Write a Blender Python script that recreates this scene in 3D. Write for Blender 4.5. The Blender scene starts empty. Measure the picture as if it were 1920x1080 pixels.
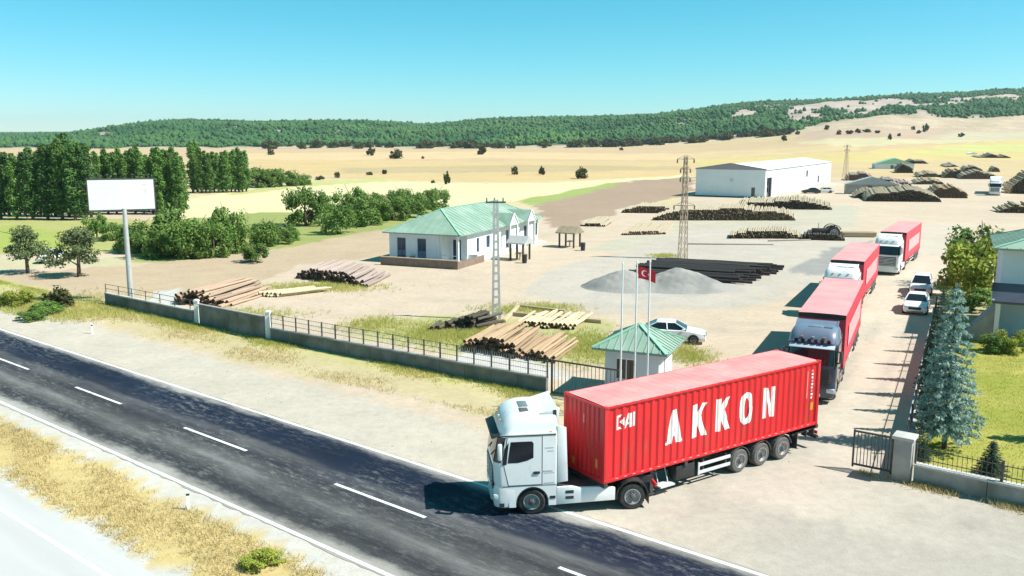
import bpy, bmesh, math, random
import numpy as np
from mathutils import Vector, Matrix

# ------------------------------------------------------------------ camera, sky, sun, exposure
scn = bpy.context.scene
COL = scn.collection
R = math.radians
cam_d = bpy.data.cameras.new('camera'); cam = bpy.data.objects.new('camera', cam_d); COL.objects.link(cam)
cam_d.sensor_width = 36.0; cam_d.lens = 36.0*1630/1920; cam_d.clip_start = 0.3; cam_d.clip_end = 12000
cam.location = (0, 0, 13.575); cam.rotation_euler = (R(90-9.764), 0, 0)
scn.camera = cam

SUN_EL = R(49.5); SUN_H = Vector((0.975, -0.22, 0)).normalized()
w = bpy.data.worlds.new('World'); scn.world = w; w.use_nodes = True
wn = w.node_tree.nodes; wl = w.node_tree.links
for n in list(wn): wn.remove(n)
sky = wn.new('ShaderNodeTexSky'); sky.sky_type = 'NISHITA'; sky.sun_disc = False
sky.sun_elevation = SUN_EL; sky.sun_rotation = math.atan2(SUN_H.x, SUN_H.y)
sky.air_density = 1.0; sky.dust_density = 0.0; sky.ozone_density = 3.0; sky.altitude = 1000
# colour response of the camera: deeper turquoise, applied evenly to the whole sky
sp = wn.new('ShaderNodeSeparateColor'); hs = wn.new('ShaderNodeCombineColor')
for ch, pw, k in (('Red', 1.75, .82), ('Green', .86, .86), ('Blue', 1.1, .98)):
    p_ = wn.new('ShaderNodeMath'); p_.operation = 'MULTIPLY'; p_.inputs[1].default_value = .1
    q_ = wn.new('ShaderNodeMath'); q_.operation = 'POWER'; q_.inputs[1].default_value = pw
    r_ = wn.new('ShaderNodeMath'); r_.operation = 'MULTIPLY'; r_.inputs[1].default_value = k*10
    wl.new(sp.outputs[ch], p_.inputs[0]); wl.new(p_.outputs[0], q_.inputs[0]); wl.new(q_.outputs[0], r_.inputs[0]); wl.new(r_.outputs[0], hs.inputs[ch])
bg = wn.new('ShaderNodeBackground'); bg.inputs['Strength'].default_value = 0.093
out = wn.new('ShaderNodeOutputWorld')
wl.new(sky.outputs[0], sp.inputs[0]); wl.new(hs.outputs[0], bg.inputs['Color']); wl.new(bg.outputs[0], out.inputs[0])

sd = bpy.data.lights.new('sun', 'SUN'); sd.energy = 5.0; sd.angle = R(0.53); sd.color = (1.0, 0.965, 0.90)
so = bpy.data.objects.new('sun', sd); COL.objects.link(so)
sv = Vector((SUN_H.x*math.cos(SUN_EL), SUN_H.y*math.cos(SUN_EL), math.sin(SUN_EL)))
so.rotation_euler = sv.to_track_quat('Z', 'Y').to_euler(); so.location = sv*200

vs = scn.view_settings
vs.view_transform = 'Standard'; vs.look = 'None'; vs.gamma = 1.0; vs.exposure = 0.72; vs.use_curve_mapping = False
scn.cycles.volume_bounces = 0
scn.cycles.max_bounces = 6; scn.cycles.transparent_max_bounces = 8

rnd = random.Random(7)
nrng = np.random.default_rng(11)

# ------------------------------------------------------------------ helpers
class MB:
    def __init__(s): s.v = []; s.f = []; s.m = []
    def add(s, vs_, fs_, m=0):
        o = len(s.v); s.v += [tuple(p) for p in vs_]
        for f in fs_: s.f.append(tuple(i+o for i in f)); s.m.append(m)
        return s
    def box(s, x0, x1, y0, y1, z0, z1, m=0):
        return s.add([(x0,y0,z0),(x1,y0,z0),(x1,y1,z0),(x0,y1,z0),(x0,y0,z1),(x1,y0,z1),(x1,y1,z1),(x0,y1,z1)],
              [(0,3,2,1),(4,5,6,7),(0,1,5,4),(1,2,6,5),(2,3,7,6),(3,0,4,7)], m)
    def bar(s, p, q, wd, ht, m=0, up=(0,0,1)):
        p = Vector(p); q = Vector(q); d = (q-p)
        if d.length < 1e-6: return s
        d.normalize(); u = Vector(up)
        if abs(d.dot(u)) > .98: u = Vector((1,0,0))
        a = d.cross(u).normalized(); b = a.cross(d)
        a *= wd/2; b *= ht/2
        vs_ = [p-a-b, p+a-b, p+a+b, p-a+b, q-a-b, q+a-b, q+a+b, q-a+b]
        return s.add(vs_, [(0,1,2,3),(4,7,6,5),(0,4,5,1),(1,5,6,2),(2,6,7,3),(3,7,4,0)], m)
    def cyl(s, p, q, r0, r1=None, n=12, m=0, cap=True, mcap=None):
        r1 = r0 if r1 is None else r1
        p = Vector(p); q = Vector(q); d = (q-p).normalized()
        u = Vector((0,0,1)) if abs(d.z) < .9 else Vector((1,0,0))
        a = d.cross(u).normalized(); b = d.cross(a)
        vs_ = []
        for c, r in ((p, r0), (q, r1)):
            for k in range(n):
                t = 2*math.pi*k/n; vs_.append(c+a*(math.cos(t)*r)+b*(math.sin(t)*r))
        s.add(vs_, [(k, (k+1)%n, n+(k+1)%n, n+k) for k in range(n)], m)
        if cap:
            mc = m if mcap is None else mcap
            s.add(vs_[:n], [tuple(range(n-1,-1,-1))], mc); s.add(vs_[n:], [tuple(range(n))], mc)
        return s
    def lathe_y(s, cx, cz, prof, n=28, m=0):      # profile (y, r) turned about a line along y
        vs_ = []
        for (y, r) in prof:
            for k in range(n):
                t = 2*math.pi*k/n; vs_.append((cx+math.cos(t)*r, y, cz+math.sin(t)*r))
        fs_ = []
        for i in range(len(prof)-1):
            for k in range(n):
                fs_.append((i*n+k, i*n+(k+1)%n, (i+1)*n+(k+1)%n, (i+1)*n+k))
        return s.add(vs_, fs_, m)
    def prism(s, poly, axis, a, b, m=0):          # polygon extruded along an axis ('x','y','z') from a to b
        n = len(poly)
        def pt(p, c): return {'x': (c, p[0], p[1]), 'y': (p[0], c, p[1]), 'z': (p[0], p[1], c)}[axis]
        vs_ = [pt(p, a) for p in poly]+[pt(p, b) for p in poly]
        return s.add(vs_, [tuple(range(n)), tuple(range(2*n-1, n-1, -1))]+[(k, n+k, n+(k+1)%n, (k+1)%n) for k in range(n)], m)
    def loft(s, rings, m=0, close0=True, close1=True):
        n = len(rings[0]); vs_ = [p for r in rings for p in r]; fs_ = []
        for i in range(len(rings)-1):
            for k in range(n): fs_.append((i*n+k, i*n+(k+1)%n, (i+1)*n+(k+1)%n, (i+1)*n+k))
        if close0: fs_.append(tuple(range(n-1,-1,-1)))
        if close1: fs_.append(tuple(range((len(rings)-1)*n, len(rings)*n)))
        return s.add(vs_, fs_, m)
    def mesh(s, name, mats, smooth=None, bevel=0, segs=2):
        me = bpy.data.meshes.new(name); me.from_pydata(s.v, [], s.f)
        mats = mats if isinstance(mats, (list, tuple)) else [mats]
        for x in mats: me.materials.append(x)
        if len(mats) > 1: me.polygons.foreach_set('material_index', s.m)
        bm = bmesh.new(); bm.from_mesh(me)
        if bevel:
            bmesh.ops.remove_doubles(bm, verts=bm.verts, dist=1e-5)
            eds = [e for e in bm.edges if len(e.link_faces) == 2 and e.calc_face_angle(0) > 0.5]
            bmesh.ops.bevel(bm, geom=eds, offset=bevel, segments=segs, affect='EDGES', profile=.5, clamp_overlap=True)
        elif smooth is not None:
            bmesh.ops.remove_doubles(bm, verts=bm.verts, dist=1e-5)
        bmesh.ops.recalc_face_normals(bm, faces=bm.faces)
        bm.to_mesh(me); bm.free()
        if smooth is not None or bevel:
            me.polygons.foreach_set('use_smooth', [True]*len(me.polygons))
            me.set_sharp_from_angle(angle=R(smooth if smooth is not None else 40))
        me.update(); return me
    def build(s, name, mats, parent=None, smooth=None, bevel=0, segs=2):
        return link(name, s.mesh(name, mats, smooth, bevel, segs), parent)

def link(name, me, parent=None):
    o = bpy.data.objects.new(name, me); COL.objects.link(o); o.parent = parent; return o
def tag(o, label=None, cat=None, group=None, kind=None):
    if label: o['label'] = label
    if cat: o['category'] = cat
    if group: o['group'] = group
    if kind: o['kind'] = kind
    return o
def empty(name, loc=(0,0,0), rz=0, label=None, cat=None, group=None):
    o = bpy.data.objects.new(name, None); COL.objects.link(o); o.location = loc; o.rotation_euler = (0,0,rz)
    o.empty_display_size = .3
    return tag(o, label, cat, group)
def copy_tree(o, parent=None):
    c = o.copy(); COL.objects.link(c); c.parent = parent
    for ch in list(o.children): copy_tree(ch, c)
    return c

# ------------------------------------------------------------------ materials
def mat(name, col, rough=.7, col2=None, scale=4.0, detail=4, bump=0, bscale=None, metal=0, spec=.5, lo=.35, hi=.65,
        coat=0, rand=0, stretch=None, coord='Object', transl=0, col3=None, scale3=1, lo3=.5, hi3=.65):
    m = bpy.data.materials.new(name); m.use_nodes = True; nt = m.node_tree; N = nt.nodes; L = nt.links
    b = N['Principled BSDF']
    b.inputs['Base Color'].default_value = (*col, 1); b.inputs['Roughness'].default_value = rough
    b.inputs['Metallic'].default_value = metal; b.inputs['Specular IOR Level'].default_value = spec
    if coat: b.inputs['Coat Weight'].default_value = coat; b.inputs['Coat Roughness'].default_value = .08
    tc = N.new('ShaderNodeTexCoord'); src = tc.outputs[coord]
    if coord == 'World':
        pass
    if stretch:
        mp = N.new('ShaderNodeMapping'); mp.inputs['Scale'].default_value = stretch; L.new(src, mp.inputs[0]); src = mp.outputs[0]
    colout = None
    if col2:
        nz = N.new('ShaderNodeTexNoise'); nz.inputs['Scale'].default_value = scale; nz.inputs['Detail'].default_value = detail
        L.new(src, nz.inputs['Vector'])
        rp = N.new('ShaderNodeValToRGB'); rp.color_ramp.elements[0].position = lo; rp.color_ramp.elements[1].position = hi
        rp.color_ramp.elements[0].color = (*col, 1); rp.color_ramp.elements[1].color = (*col2, 1)
        L.new(nz.outputs['Fac'], rp.inputs[0]); colout = rp.outputs[0]
        if col3:
            n3 = N.new('ShaderNodeTexNoise'); n3.inputs['Scale'].default_value = scale3; n3.inputs['Detail'].default_value = 5
            L.new(src, n3.inputs['Vector'])
            r3 = N.new('ShaderNodeMapRange'); r3.inputs[1].default_value = lo3; r3.inputs[2].default_value = hi3
            L.new(n3.outputs['Fac'], r3.inputs[0])
            mx = N.new('ShaderNodeMix'); mx.data_type = 'RGBA'; L.new(r3.outputs[0], mx.inputs['Factor'])
            L.new(colout, mx.inputs['A']); mx.inputs['B'].default_value = (*col3, 1); colout = mx.outputs['Result']
    if rand:
        oi = N.new('ShaderNodeObjectInfo'); mr = N.new('ShaderNodeMapRange')
        mr.inputs[3].default_value = 1-rand; mr.inputs[4].default_value = 1+rand
        L.new(oi.outputs['Random'], mr.inputs[0])
        h2 = N.new('ShaderNodeHueSaturation'); L.new(mr.outputs[0], h2.inputs['Value'])
        if colout: L.new(colout, h2.inputs['Color'])
        else: h2.inputs['Color'].default_value = (*col, 1)
        colout = h2.outputs[0]
    if colout: L.new(colout, b.inputs['Base Color'])
    if bump:
        nb = N.new('ShaderNodeTexNoise'); nb.inputs['Scale'].default_value = bscale or scale*3; nb.inputs['Detail'].default_value = 5
        L.new(src, nb.inputs['Vector'])
        bp_ = N.new('ShaderNodeBump'); bp_.inputs['Strength'].default_value = bump; bp_.inputs['Distance'].default_value = .05
        L.new(nb.outputs['Fac'], bp_.inputs['Height']); L.new(bp_.outputs[0], b.inputs['Normal'])
    if transl:
        tr = N.new('ShaderNodeBsdfTranslucent'); ms = N.new('ShaderNodeMixShader'); ms.inputs[0].default_value = transl
        if colout: L.new(colout, tr.inputs[0])
        else: tr.inputs[0].default_value = (*col, 1)
        L.new(b.outputs[0], ms.inputs[1]); L.new(tr.outputs[0], ms.inputs[2])
        L.new(ms.outputs[0], N['Material Output'].inputs[0])
    return m

M = {}
M['white'] = mat('white_paint', (.77,.78,.77), .34, (.68,.69,.67), 1.2, coat=.4, lo=.45, hi=.75, col3=(.50,.47,.42), scale3=2.2, lo3=.62, hi3=.85)
M['white_wall'] = mat('white_render', (.74,.74,.72), .85, (.64,.64,.60), .8, bump=.1, lo=.4, hi=.7, col3=(.52,.50,.45), scale3=.9, lo3=.56, hi3=.8, stretch=(1,1,.4))
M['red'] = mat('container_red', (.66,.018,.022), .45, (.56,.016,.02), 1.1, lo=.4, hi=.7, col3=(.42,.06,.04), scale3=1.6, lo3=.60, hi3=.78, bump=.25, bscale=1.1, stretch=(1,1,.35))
M['red_roof'] = mat('sun_glare_red_roof', (.58,.22,.21), .8, (.66,.31,.29), .9, lo=.35, hi=.7, bump=.1)  # red paled to pink: strong sun and sky sheen put into the colour
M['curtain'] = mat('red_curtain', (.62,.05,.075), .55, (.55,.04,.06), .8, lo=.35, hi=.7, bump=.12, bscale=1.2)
M['curtain_roof'] = mat('sun_glare_curtain_roof', (.60,.24,.24), .75, (.66,.32,.31), .5, lo=.35, hi=.7)  # trailer roof red lightened with painted sunlight and sky reflection
M['curtain_pale'] = mat('pale_print', (.70,.36,.36), .6, (.66,.30,.31), 1.5)
M['navy_cab'] = mat('blue_grey_paint', (.045,.055,.085), .3, (.035,.04,.065), 1.0, coat=.5)
M['pale_visor'] = mat('pale_blue_paint', (.42,.48,.56), .35, coat=.4)
M['mid_blue'] = mat('grey_blue_paint', (.16,.20,.27), .35, (.13,.16,.22), 1.0, coat=.4)
M['black'] = mat('black_plastic', (.018,.018,.02), .55, (.03,.03,.03), 3)
M['steel_dark'] = mat('dark_chassis', (.03,.03,.035), .6, (.06,.055,.05), 2.5, bump=.1)
M['steel'] = mat('bare_metal', (.42,.42,.42), .42, (.33,.33,.33), 4, metal=.7)
M['alu'] = mat('white_rail', (.62,.62,.62), .45, (.52,.52,.52), 3)
M['glass'] = mat('dark_glass', (.012,.016,.022), .06, spec=.6)
M['rubber'] = mat('tyre_rubber', (.022,.022,.022), .85, (.06,.055,.05), 5, lo=.45, hi=.8)
M['rubber_dusty'] = mat('dusty_tyre', (.085,.08,.075), .9, (.13,.12,.11), 5)
M['rim'] = mat('wheel_rim', (.46,.45,.44), .45, (.32,.31,.30), 5, metal=.35)
M['hub'] = mat('wheel_hub', (.09,.09,.09), .6)
M['lamp'] = mat('lamp_glass', (.55,.58,.6), .12, spec=.7)
M['orange'] = mat('orange_marker', (.75,.26,.03), .45)
M['letter'] = mat('letter_white', (.80,.79,.74), .6, (.70,.69,.64), 2.5, lo=.4, hi=.75)
M['asphalt_a'] = None
M['line'] = mat('road_paint', (.74,.74,.72), .7, (.60,.60,.58), 2.5, lo=.45, hi=.75, col3=(.42,.41,.38), scale3=3.0, lo3=.58, hi3=.7)
M['concrete'] = mat('concrete', (.36,.35,.32), .9, (.27,.26,.24), 1.5, bump=.25, col3=(.17,.17,.14), scale3=.6, lo3=.52, hi3=.72)
M['concrete_dark'] = mat('weathered_wall', (.20,.20,.185), .9, (.13,.13,.12), 1.3, bump=.25, col3=(.10,.11,.08), scale3=.5, lo3=.5, hi3=.7)
M['coping'] = mat('pale_coping', (.50,.49,.46), .85, (.40,.39,.36), 2, bump=.1)
M['iron'] = mat('dark_iron', (.05,.05,.05), .6, (.09,.08,.07), 5)
M['rust'] = mat('rusty_steel', (.40,.29,.20), .75, (.48,.37,.27), 3)
M['galv'] = mat('galvanised', (.50,.50,.48), .5, (.42,.42,.40), 4, metal=.2)
M['glass_blue'] = mat('blue_window_glass', (.02,.045,.09), .12, spec=.5)
M['roof_green'] = mat('green_roof_sheet', (.20,.31,.23), .65, (.26,.37,.29), .7, lo=.35, hi=.7, col3=(.33,.43,.36), scale3=.35, lo3=.5, hi3=.75)
M['roof_rib'] = mat('pale_ridge_cap', (.26,.48,.34), .5)
M['wall_shade_blue'] = mat('shade_tinted_render', (.66,.70,.74), .85, (.60,.64,.68), .7, bump=.08)  # white render tinted blue: shade of the unlit walls put into the colour
M['door_blue'] = mat('blue_panel', (.06,.14,.22), .4)
M['brown_wall'] = mat('brown_block', (.24,.17,.13), .9, (.18,.13,.10), 2.0, bump=.3)
M['warehouse'] = mat('white_sheet', (.78,.80,.80), .5, (.72,.74,.75), .4)
M['wh_trim'] = mat('mauve_trim', (.33,.28,.30), .6)
M['bark'] = mat('tree_bark', (.11,.08,.055), .9, (.07,.05,.035), 6, bump=.4)
M['log'] = mat('peeled_log', (.40,.285,.17), .85, (.31,.21,.12), 2.5, stretch=(.3,3,3), rand=.22, bump=.15)
M['log_red'] = mat('reddish_log', (.40,.29,.20), .85, (.31,.21,.145), 2.5, stretch=(.3,3,3), rand=.22)
M['log_pale'] = mat('pale_log', (.56,.47,.30), .85, (.47,.39,.24), 2.5, stretch=(.3,3,3), rand=.15)
M['log_far'] = mat('sun_bleached_log', (.44,.375,.26), .9, (.34,.28,.19), 2.5, stretch=(.3,3,3))
M['log_grey'] = mat('grey_pink_log', (.38,.30,.26), .85, (.30,.23,.19), 2.5, stretch=(.3,3,3), rand=.2)
M['log_end'] = mat('weathered_shaded_log_end', (.045,.03,.02), .95, (.09,.06,.035), 9, rand=.6)  # weathered cut ends, darkened further with painted shade
M['log_dark'] = mat('charred_log', (.05,.04,.03), .9, (.10,.08,.06), 3, rand=.4)
M['pole_black'] = mat('tarred_pole', (.018,.015,.014), .7, (.035,.028,.025), 3, stretch=(.3,3,3), rand=.3)
M['gravel'] = mat('grey_gravel', (.245,.235,.215), .95, (.31,.30,.275), 9, bump=.6, bscale=14, col3=(.20,.20,.185), scale3=.35)
M['flag_red'] = mat('flag_red', (.62,.02,.03), .7, transl=.25)
M['flag_white'] = mat('flag_white', (.8,.8,.8), .7)
M['billboard'] = mat('blank_board', (.78,.79,.76), .6, (.72,.73,.70), .8)
M['sheet_blue'] = mat('blue_car_paint', (.02,.22,.60), .3, coat=.5)
M['timber'] = mat('sawn_timber', (.42,.33,.20), .85, (.33,.25,.15), 2, stretch=(.4,3,3), rand=.15)
M['thatch'] = mat('brown_canopy', (.30,.25,.17), .95, (.22,.18,.12), 2, bump=.3)

def leafmat(name, c1, c2, tr=.25, rand=.22):
    return mat(name, c1, .75, c2, .9, 3, rand=rand, transl=tr, lo=.35, hi=.65, spec=.2)
M['leaf_poplar'] = leafmat('poplar_leaves', (.10,.205,.04), (.18,.30,.075), .3)
M['leaf_poplar_dark'] = leafmat('dark_poplar_leaves', (.05,.115,.03), (.10,.19,.05), .25)
M['leaf_bush'] = leafmat('bush_leaves', (.10,.20,.04), (.20,.30,.07), .3)
M['leaf_bright'] = leafmat('bright_leaves', (.25,.31,.035), (.36,.40,.07))
M['leaf_pine'] = leafmat('pine_needles', (.075,.11,.045), (.14,.17,.07), .15)
M['leaf_spruce'] = leafmat('blue_spruce_needles', (.22,.33,.28), (.34,.46,.40), .3)
M['leaf_dark'] = leafmat('dark_conifer_needles', (.03,.07,.045), (.07,.12,.08), .15)
M['leaf_field'] = leafmat('field_tree_leaves', (.06,.07,.02), (.10,.10,.035), .1)
M['forest'] = mat('forest_crowns', (.022,.075,.024), .85, (.075,.155,.042), .008, 6, coord='Object', spec=.2, lo=.4, hi=.62, col3=(.05,.12,.04), scale3=.03, lo3=.45, hi3=.6)

# ------------------------------------------------------------------ terrain
RISE_T = [-.9,-.62,-.3,0,.12,.21,.30,.36,.42,.485,.60,.9]
RISE_Z = [ 3,  3,   3, 3.5, 5, 9, 16, 23, 24, 21, 19, 18]
def sstep(a): a = np.clip(a, 0, 1); return a*a*(3-2*a)
def terr(x, y):
    x = np.asarray(x, float); y = np.asarray(y, float)
    t = x/np.maximum(y, 60)
    return np.interp(t, RISE_T, RISE_Z)*sstep((y-330)/(920-330.))
def terr1(x, y): return float(terr(x, y))
def snoise(x, y, s, seed=0):
    r_ = np.random.default_rng(seed); z = 0
    for k in range(7):
        a = r_.uniform(0, 6.28); fr = r_.uniform(.6, 1.7)*s; ph = r_.uniform(0, 6.28)
        z = z+np.sin((x*math.cos(a)+y*math.sin(a))*fr*6.28+ph)
    return z/3.7
def inpoly(x, y, poly):
    c = np.zeros(x.shape, bool); n = len(poly); j = n-1
    for i in range(n):
        xi, yi = poly[i]; xj, yj = poly[j]
        k = ((yi > y) != (yj > y)) & (x < (xj-xi)*(y-yi)/(yj-yi+1e-12)+xi)
        c ^= k; j = i
    return c

RD = (0.7809, -0.6247); RN = (0.6247, 0.7809)        # road direction and its normal
def rp(s, q): return (RD[0]*s+RN[0]*q, RD[1]*s+RN[1]*q)
FA = (-33.6, 70.8); FB = (-16.8, 58.2); FC = (2.3, 45.0)   # front boundary wall

FIELDS = [
 ([(-384.0, 545.5),(345.6, 458.9),(515.7, 687.5),(224.7, 687.6),(-39.9, 1105.1),(-775.7, 1104.8)], (.46,.34,.20)),
 ([(-157.5, 489.6),(-20.3, 559.3),(101.3, 490.1),(122.5, 593.9),(-27.1, 748.2),(-223.0, 694.2)], (.53,.39,.22)),
 ([(-159.5, 536.5),(-18.1, 497.9),(92.0, 458.4),(64.5, 320.6),(0.0, 273.9),(-46.0, 290.2),(-84.8, 348.4),(-116.5, 391.2)], (.49,.36,.18)),
 ([(-78.0, 401.1),(0.1, 446.9),(83.3, 414.8),(76.7, 381.7),(-12.8, 351.3),(-66.7, 342.6)], (.40,.31,.17)),
 ([(-72.7, 188.6),(-73.5, 245.9),(-43.7, 276.1),(6.5, 264.9),(66.1, 328.7),(58.8, 287.8),(5.0, 201.5),(-10.4, 170.8),(-31.6, 161.1),(-44.6, 148.4),(-56.5, 145.9)], (.56,.50,.29)),
 ([(-72.1, 222.6),(-66.8, 273.8),(-44.2, 302.5),(-38.8, 283.1),(-60.0, 245.9),(-66.9, 206.6)], (.40,.40,.16)),
 ([(4.8, 196.6),(33.4, 273.9),(65.4, 315.3),(44.0, 211.8),(23.6, 175.1),(8.0, 130.0),(5.0, 135.5)], (.31,.225,.16)),
 ([(0.0, 190.2),(33.1, 278.4),(32.4, 258.4),(4.4, 178.0)], (.27,.31,.10)),
 ([(104.7, 506.7),(200.6, 516.7),(384.6, 676.3),(570.1, 760.4),(345.6, 458.9),(236.1, 462.9),(167.0, 429.3),(85.8, 414.8)], (.49,.39,.17)),
 ([(126.7, 614.1),(225.5, 581.7),(212.1, 530.0),(106.4, 515.2)], (.50,.38,.21)),
 ([(222.4, 495.3),(305.8, 601.1),(490.6, 653.6),(398.1, 529.4),(288.2, 534.1)], (.45,.43,.17)),
 ([(221.8, 704.8),(401.5, 1108.8),(492.0, 1102.5),(561.3, 1106.6),(384.6, 676.3),(241.1, 576.9)], (.42,.31,.22)),
 ([(205.7, 653.4),(315.4, 659.8),(428.7, 754.5),(384.6, 676.3),(218.1, 562.3)], (.48,.42,.25)),
 ([(308.9, 654.4),(588.2, 1107.3),(823.4, 1100.9),(542.3, 723.1)], (.44,.38,.26)),
]
YARD = [
 ([(-84.9, 118.7),(-111.0, 155.9),(-71.1, 148.4),(-56.5, 145.9),(-46.9, 155.9),(-36.9, 124.8),(-41.6, 106.8),(-60.5, 101.9)], (.33,.33,.12)),
 ([(-89.0, 136.6),(-75.6, 136.6),(-61.5, 124.8),(-55.4, 106.8),(-68.7, 104.8)], (.29,.33,.08)),
 ([(-57.4, 148.4),(-47.4, 161.1),(-32.1, 163.8),(-14.3, 179.5),(-11.8, 161.1),(-19.5, 132.2),(-26.9, 108.8),(-34.1, 94.9),(-42.6, 96.9),(-46.9, 106.8)], (.25,.28,.09)),
 ([(-57.8, 80.0),(-49.1, 87.9),(-37.8, 96.9),(-30.4, 106.8),(-19.5, 132.2),(-13.9, 101.8),(-23.0, 92.9),(-24.9, 74.1),(-30.6, 78.0),(-34.7, 73.1),(-38.3, 68.1),(-47.3, 65.1)], (.40,.31,.21)),
 ([(-60.6, 84.0),(-49.5, 92.9),(-40.3, 92.9),(-44.7, 101.9),(-58.2, 97.9),(-70.3, 97.9)], (.42,.38,.24)),
 ([(-52.2, 72.1),(-43.2, 77.0),(-37.8, 72.1),(-31.9, 67.1),(-36.7, 65.1),(-47.3, 65.1)], (.33,.33,.11)),
 ([(3.2, 86.0),(14.4, 105.8),(27.5, 135.5),(45.0, 135.5),(49.4, 117.7),(35.7, 92.9),(24.0, 74.1),(17.9, 68.1),(6.8, 68.1),(1.4, 75.1)], (.415,.37,.31)),
 ([(6.9, 74.1),(8.7, 82.0),(22.2, 85.0),(20.9, 76.1),(13.2, 73.1)], (.38,.35,.305)),
 ([(28.9, 88.0),(38.3, 105.8),(49.8, 118.7),(39.4, 97.9),(30.9, 85.0)], (.26,.25,.235)),
 ([(-30.8, 73.1),(-30.9, 80.0),(-28.8, 77.0),(-27.6, 70.1)], (.44,.43,.40)),
 ([(-11.7, 58.2),(-9.0, 65.1),(-2.5, 67.1),(1.6, 65.1),(6.9, 65.1),(6.6, 52.2),(2.9, 51.2),(-2.7, 53.2),(-7.1, 56.2)], (.36,.34,.16)),
 ([(-3.6, 52.2),(-2.5, 56.2),(1.9, 51.2),(4.0, 48.2),(-0.0, 48.2)], (.46,.44,.41)),
 ([(8.5, 105.8),(24.2, 131.1),(39.0, 187.0),(70.4, 179.4),(53.3, 135.5),(28.3, 135.5),(14.4, 105.8)], (.41,.375,.29)),
]
def ground_mesh():
    tt = np.linspace(-.95, .95, 440); yy = [-34.]
    while yy[-1] < 1150: yy.append(yy[-1]+max(.42, .0105*(yy[-1]+60)))
    yy = np.array(yy); T, Y = np.meshgrid(tt, yy); X = T*(Y+62)
    Z = terr(X, Y)
    x = X.ravel(); y = Y.ravel(); z = Z.ravel()
    c = np.empty((len(x), 3)); c[:] = (.47, .38, .285)
    wob = .9*snoise(x, y, .05, 1)+.5*snoise(x, y, .21, 2)
    wsc = np.clip(y/90, .4, 6)
    xq = x+wob*wsc*.8; yq = y+(.9*snoise(x, y, .05, 3)+.5*snoise(x, y, .2, 4))*wsc
    far = y > 175
    c[far & (x < .19*y)] = (.48,.40,.23)
    c[(y > 300)] = (.47,.36,.20)
    for poly, col in FIELDS:
        k = inpoly(xq, yq, poly); c[k] = col
    for poly, col in YARD:
        k = inpoly(xq, yq, poly); c[k] = col
    q = x*RN[0]+y*RN[1]; s = x*RD[0]+y*RD[1]
    qw = q+.28*snoise(x, y, .12, 5)+.16*snoise(x, y, .6, 6)
    def mixin(a, col):
        a = np.clip(a, 0, 1)[:, None]; c[:] = c*(1-a)+np.array(col)*a
    front = (q < 46)
    # pale shoulder, verge and dry median
    mixin(((qw > 24.6) & (qw < 29.6)).astype(float), (.435,.39,.32))
    apron = np.clip((x-4)/5, 0, 1)*np.clip((40.5-q)/4, 0, 1)*(q > 24.6); mixin(apron, (.355,.325,.275))
    mixin(((qw < 17.8) & (qw > 16.3)).astype(float), (.47,.45,.40))
    mixin(((qw > 13.35) & (qw <= 16.35)).astype(float), (.47,.37,.165))
    mixin((qw < 13.35).astype(float), (.46,.46,.44))
    # distance in front of the boundary wall
    fx = np.array([FA[0]-60*.8, FA[0], FB[0], FC[0], 14.0]); fy = np.array([FA[1]+60*.62, FA[1], FB[1], FC[1], 37.2])
    yf = np.interp(x, fx, fy); d = (yf-y)*.8
    dn = d+.8*snoise(x, y, .09, 8)+.35*snoise(x, y, .5, 9)
    left = np.clip((3.5-x)/3.0, 0, 1)
    mixin(left*((dn > -.3) & (dn < 4.6) & (q > 28))*.75, (.42,.36,.19))
    mixin(left*np.clip(1.5-dn/1.5, 0, 1)*((d > -.2) & (q > 28))*np.clip(.55+.55*snoise(x, y, .11, 61)+.3*snoise(x, y, .4, 62), .1, 1), (.38,.375,.13))
    # trodden drive
    dx = (x-20)*.8829-(y-50)*.4695
    mixin(np.clip(1-np.abs(dx-1.0)/6.5, 0, 1)*(y > 28)*(y < 140)*.7*(q > 30), (.46,.41,.335))
    # tyre-darkened tracks where trucks swing out
    for (x0, y0, x1, y1, w0) in ((9.6,29.8,13.5,26.2,.22),(10.6,30.0,15.2,26.0,.16),(8.0,33.2,6.0,28.2,.5),(17.0,40.0,31.0,66.0,.45),(15.2,41.0,29.2,67.0,.45),(3.0,58.0,24.0,62.0,.6),(4.0,60.5,25.0,64.0,.6),(-8.0,70.0,14.0,66.0,.7),(-9.0,73.0,16.0,69.0,.7),(14.5,47.5,9.0,34.0,.8),(16.5,46.5,11.0,33.0,.8),(13.0,31.0,20.0,27.0,.35)):
        dx0, dy0 = x1-x0, y1-y0; Ln = math.hypot(dx0, dy0); u0 = ((x-x0)*dx0+(y-y0)*dy0)/Ln**2; v0 = ((x-x0)*dy0-(y-y0)*dx0)/Ln
        mixin(np.exp(-(v0/w0)**2)*np.clip(u0*4,0,1)*np.clip((1-u0)*4,0,1)*(.30+.2*snoise(x,y,.4,51)), (.27,.25,.21))
    # lawn behind the garden wall
    lawn = inpoly(x, y, [(16.6,34.6),(19.6,31.9),(30,22.9),(70,-5),(70,64),(33,64)])
    ln = snoise(x, y, .16, 12)*.5+snoise(x, y, .5, 13)*.3
    c[lawn] = np.array((.25,.27,.045))
    mixin(lawn*np.clip(.35+ln, 0, 1)*.8, (.42,.36,.11))
    k = inpoly(xq, yq, [(31,60),(38,76),(60,90),(70,60)]); mixin(k*.7, (.27,.28,.12))
    me = bpy.data.meshes.new('ground')
    nr, nc = X.shape
    I = np.arange(nr*nc).reshape(nr, nc)
    quads = np.stack([I[:-1,:-1], I[:-1,1:], I[1:,1:], I[1:,:-1]], -1).reshape(-1, 4)
    fast_mesh(me, np.stack([x, y, z], 1), quads)
    at = me.color_attributes.new('Col', 'FLOAT_COLOR', 'POINT')
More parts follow.
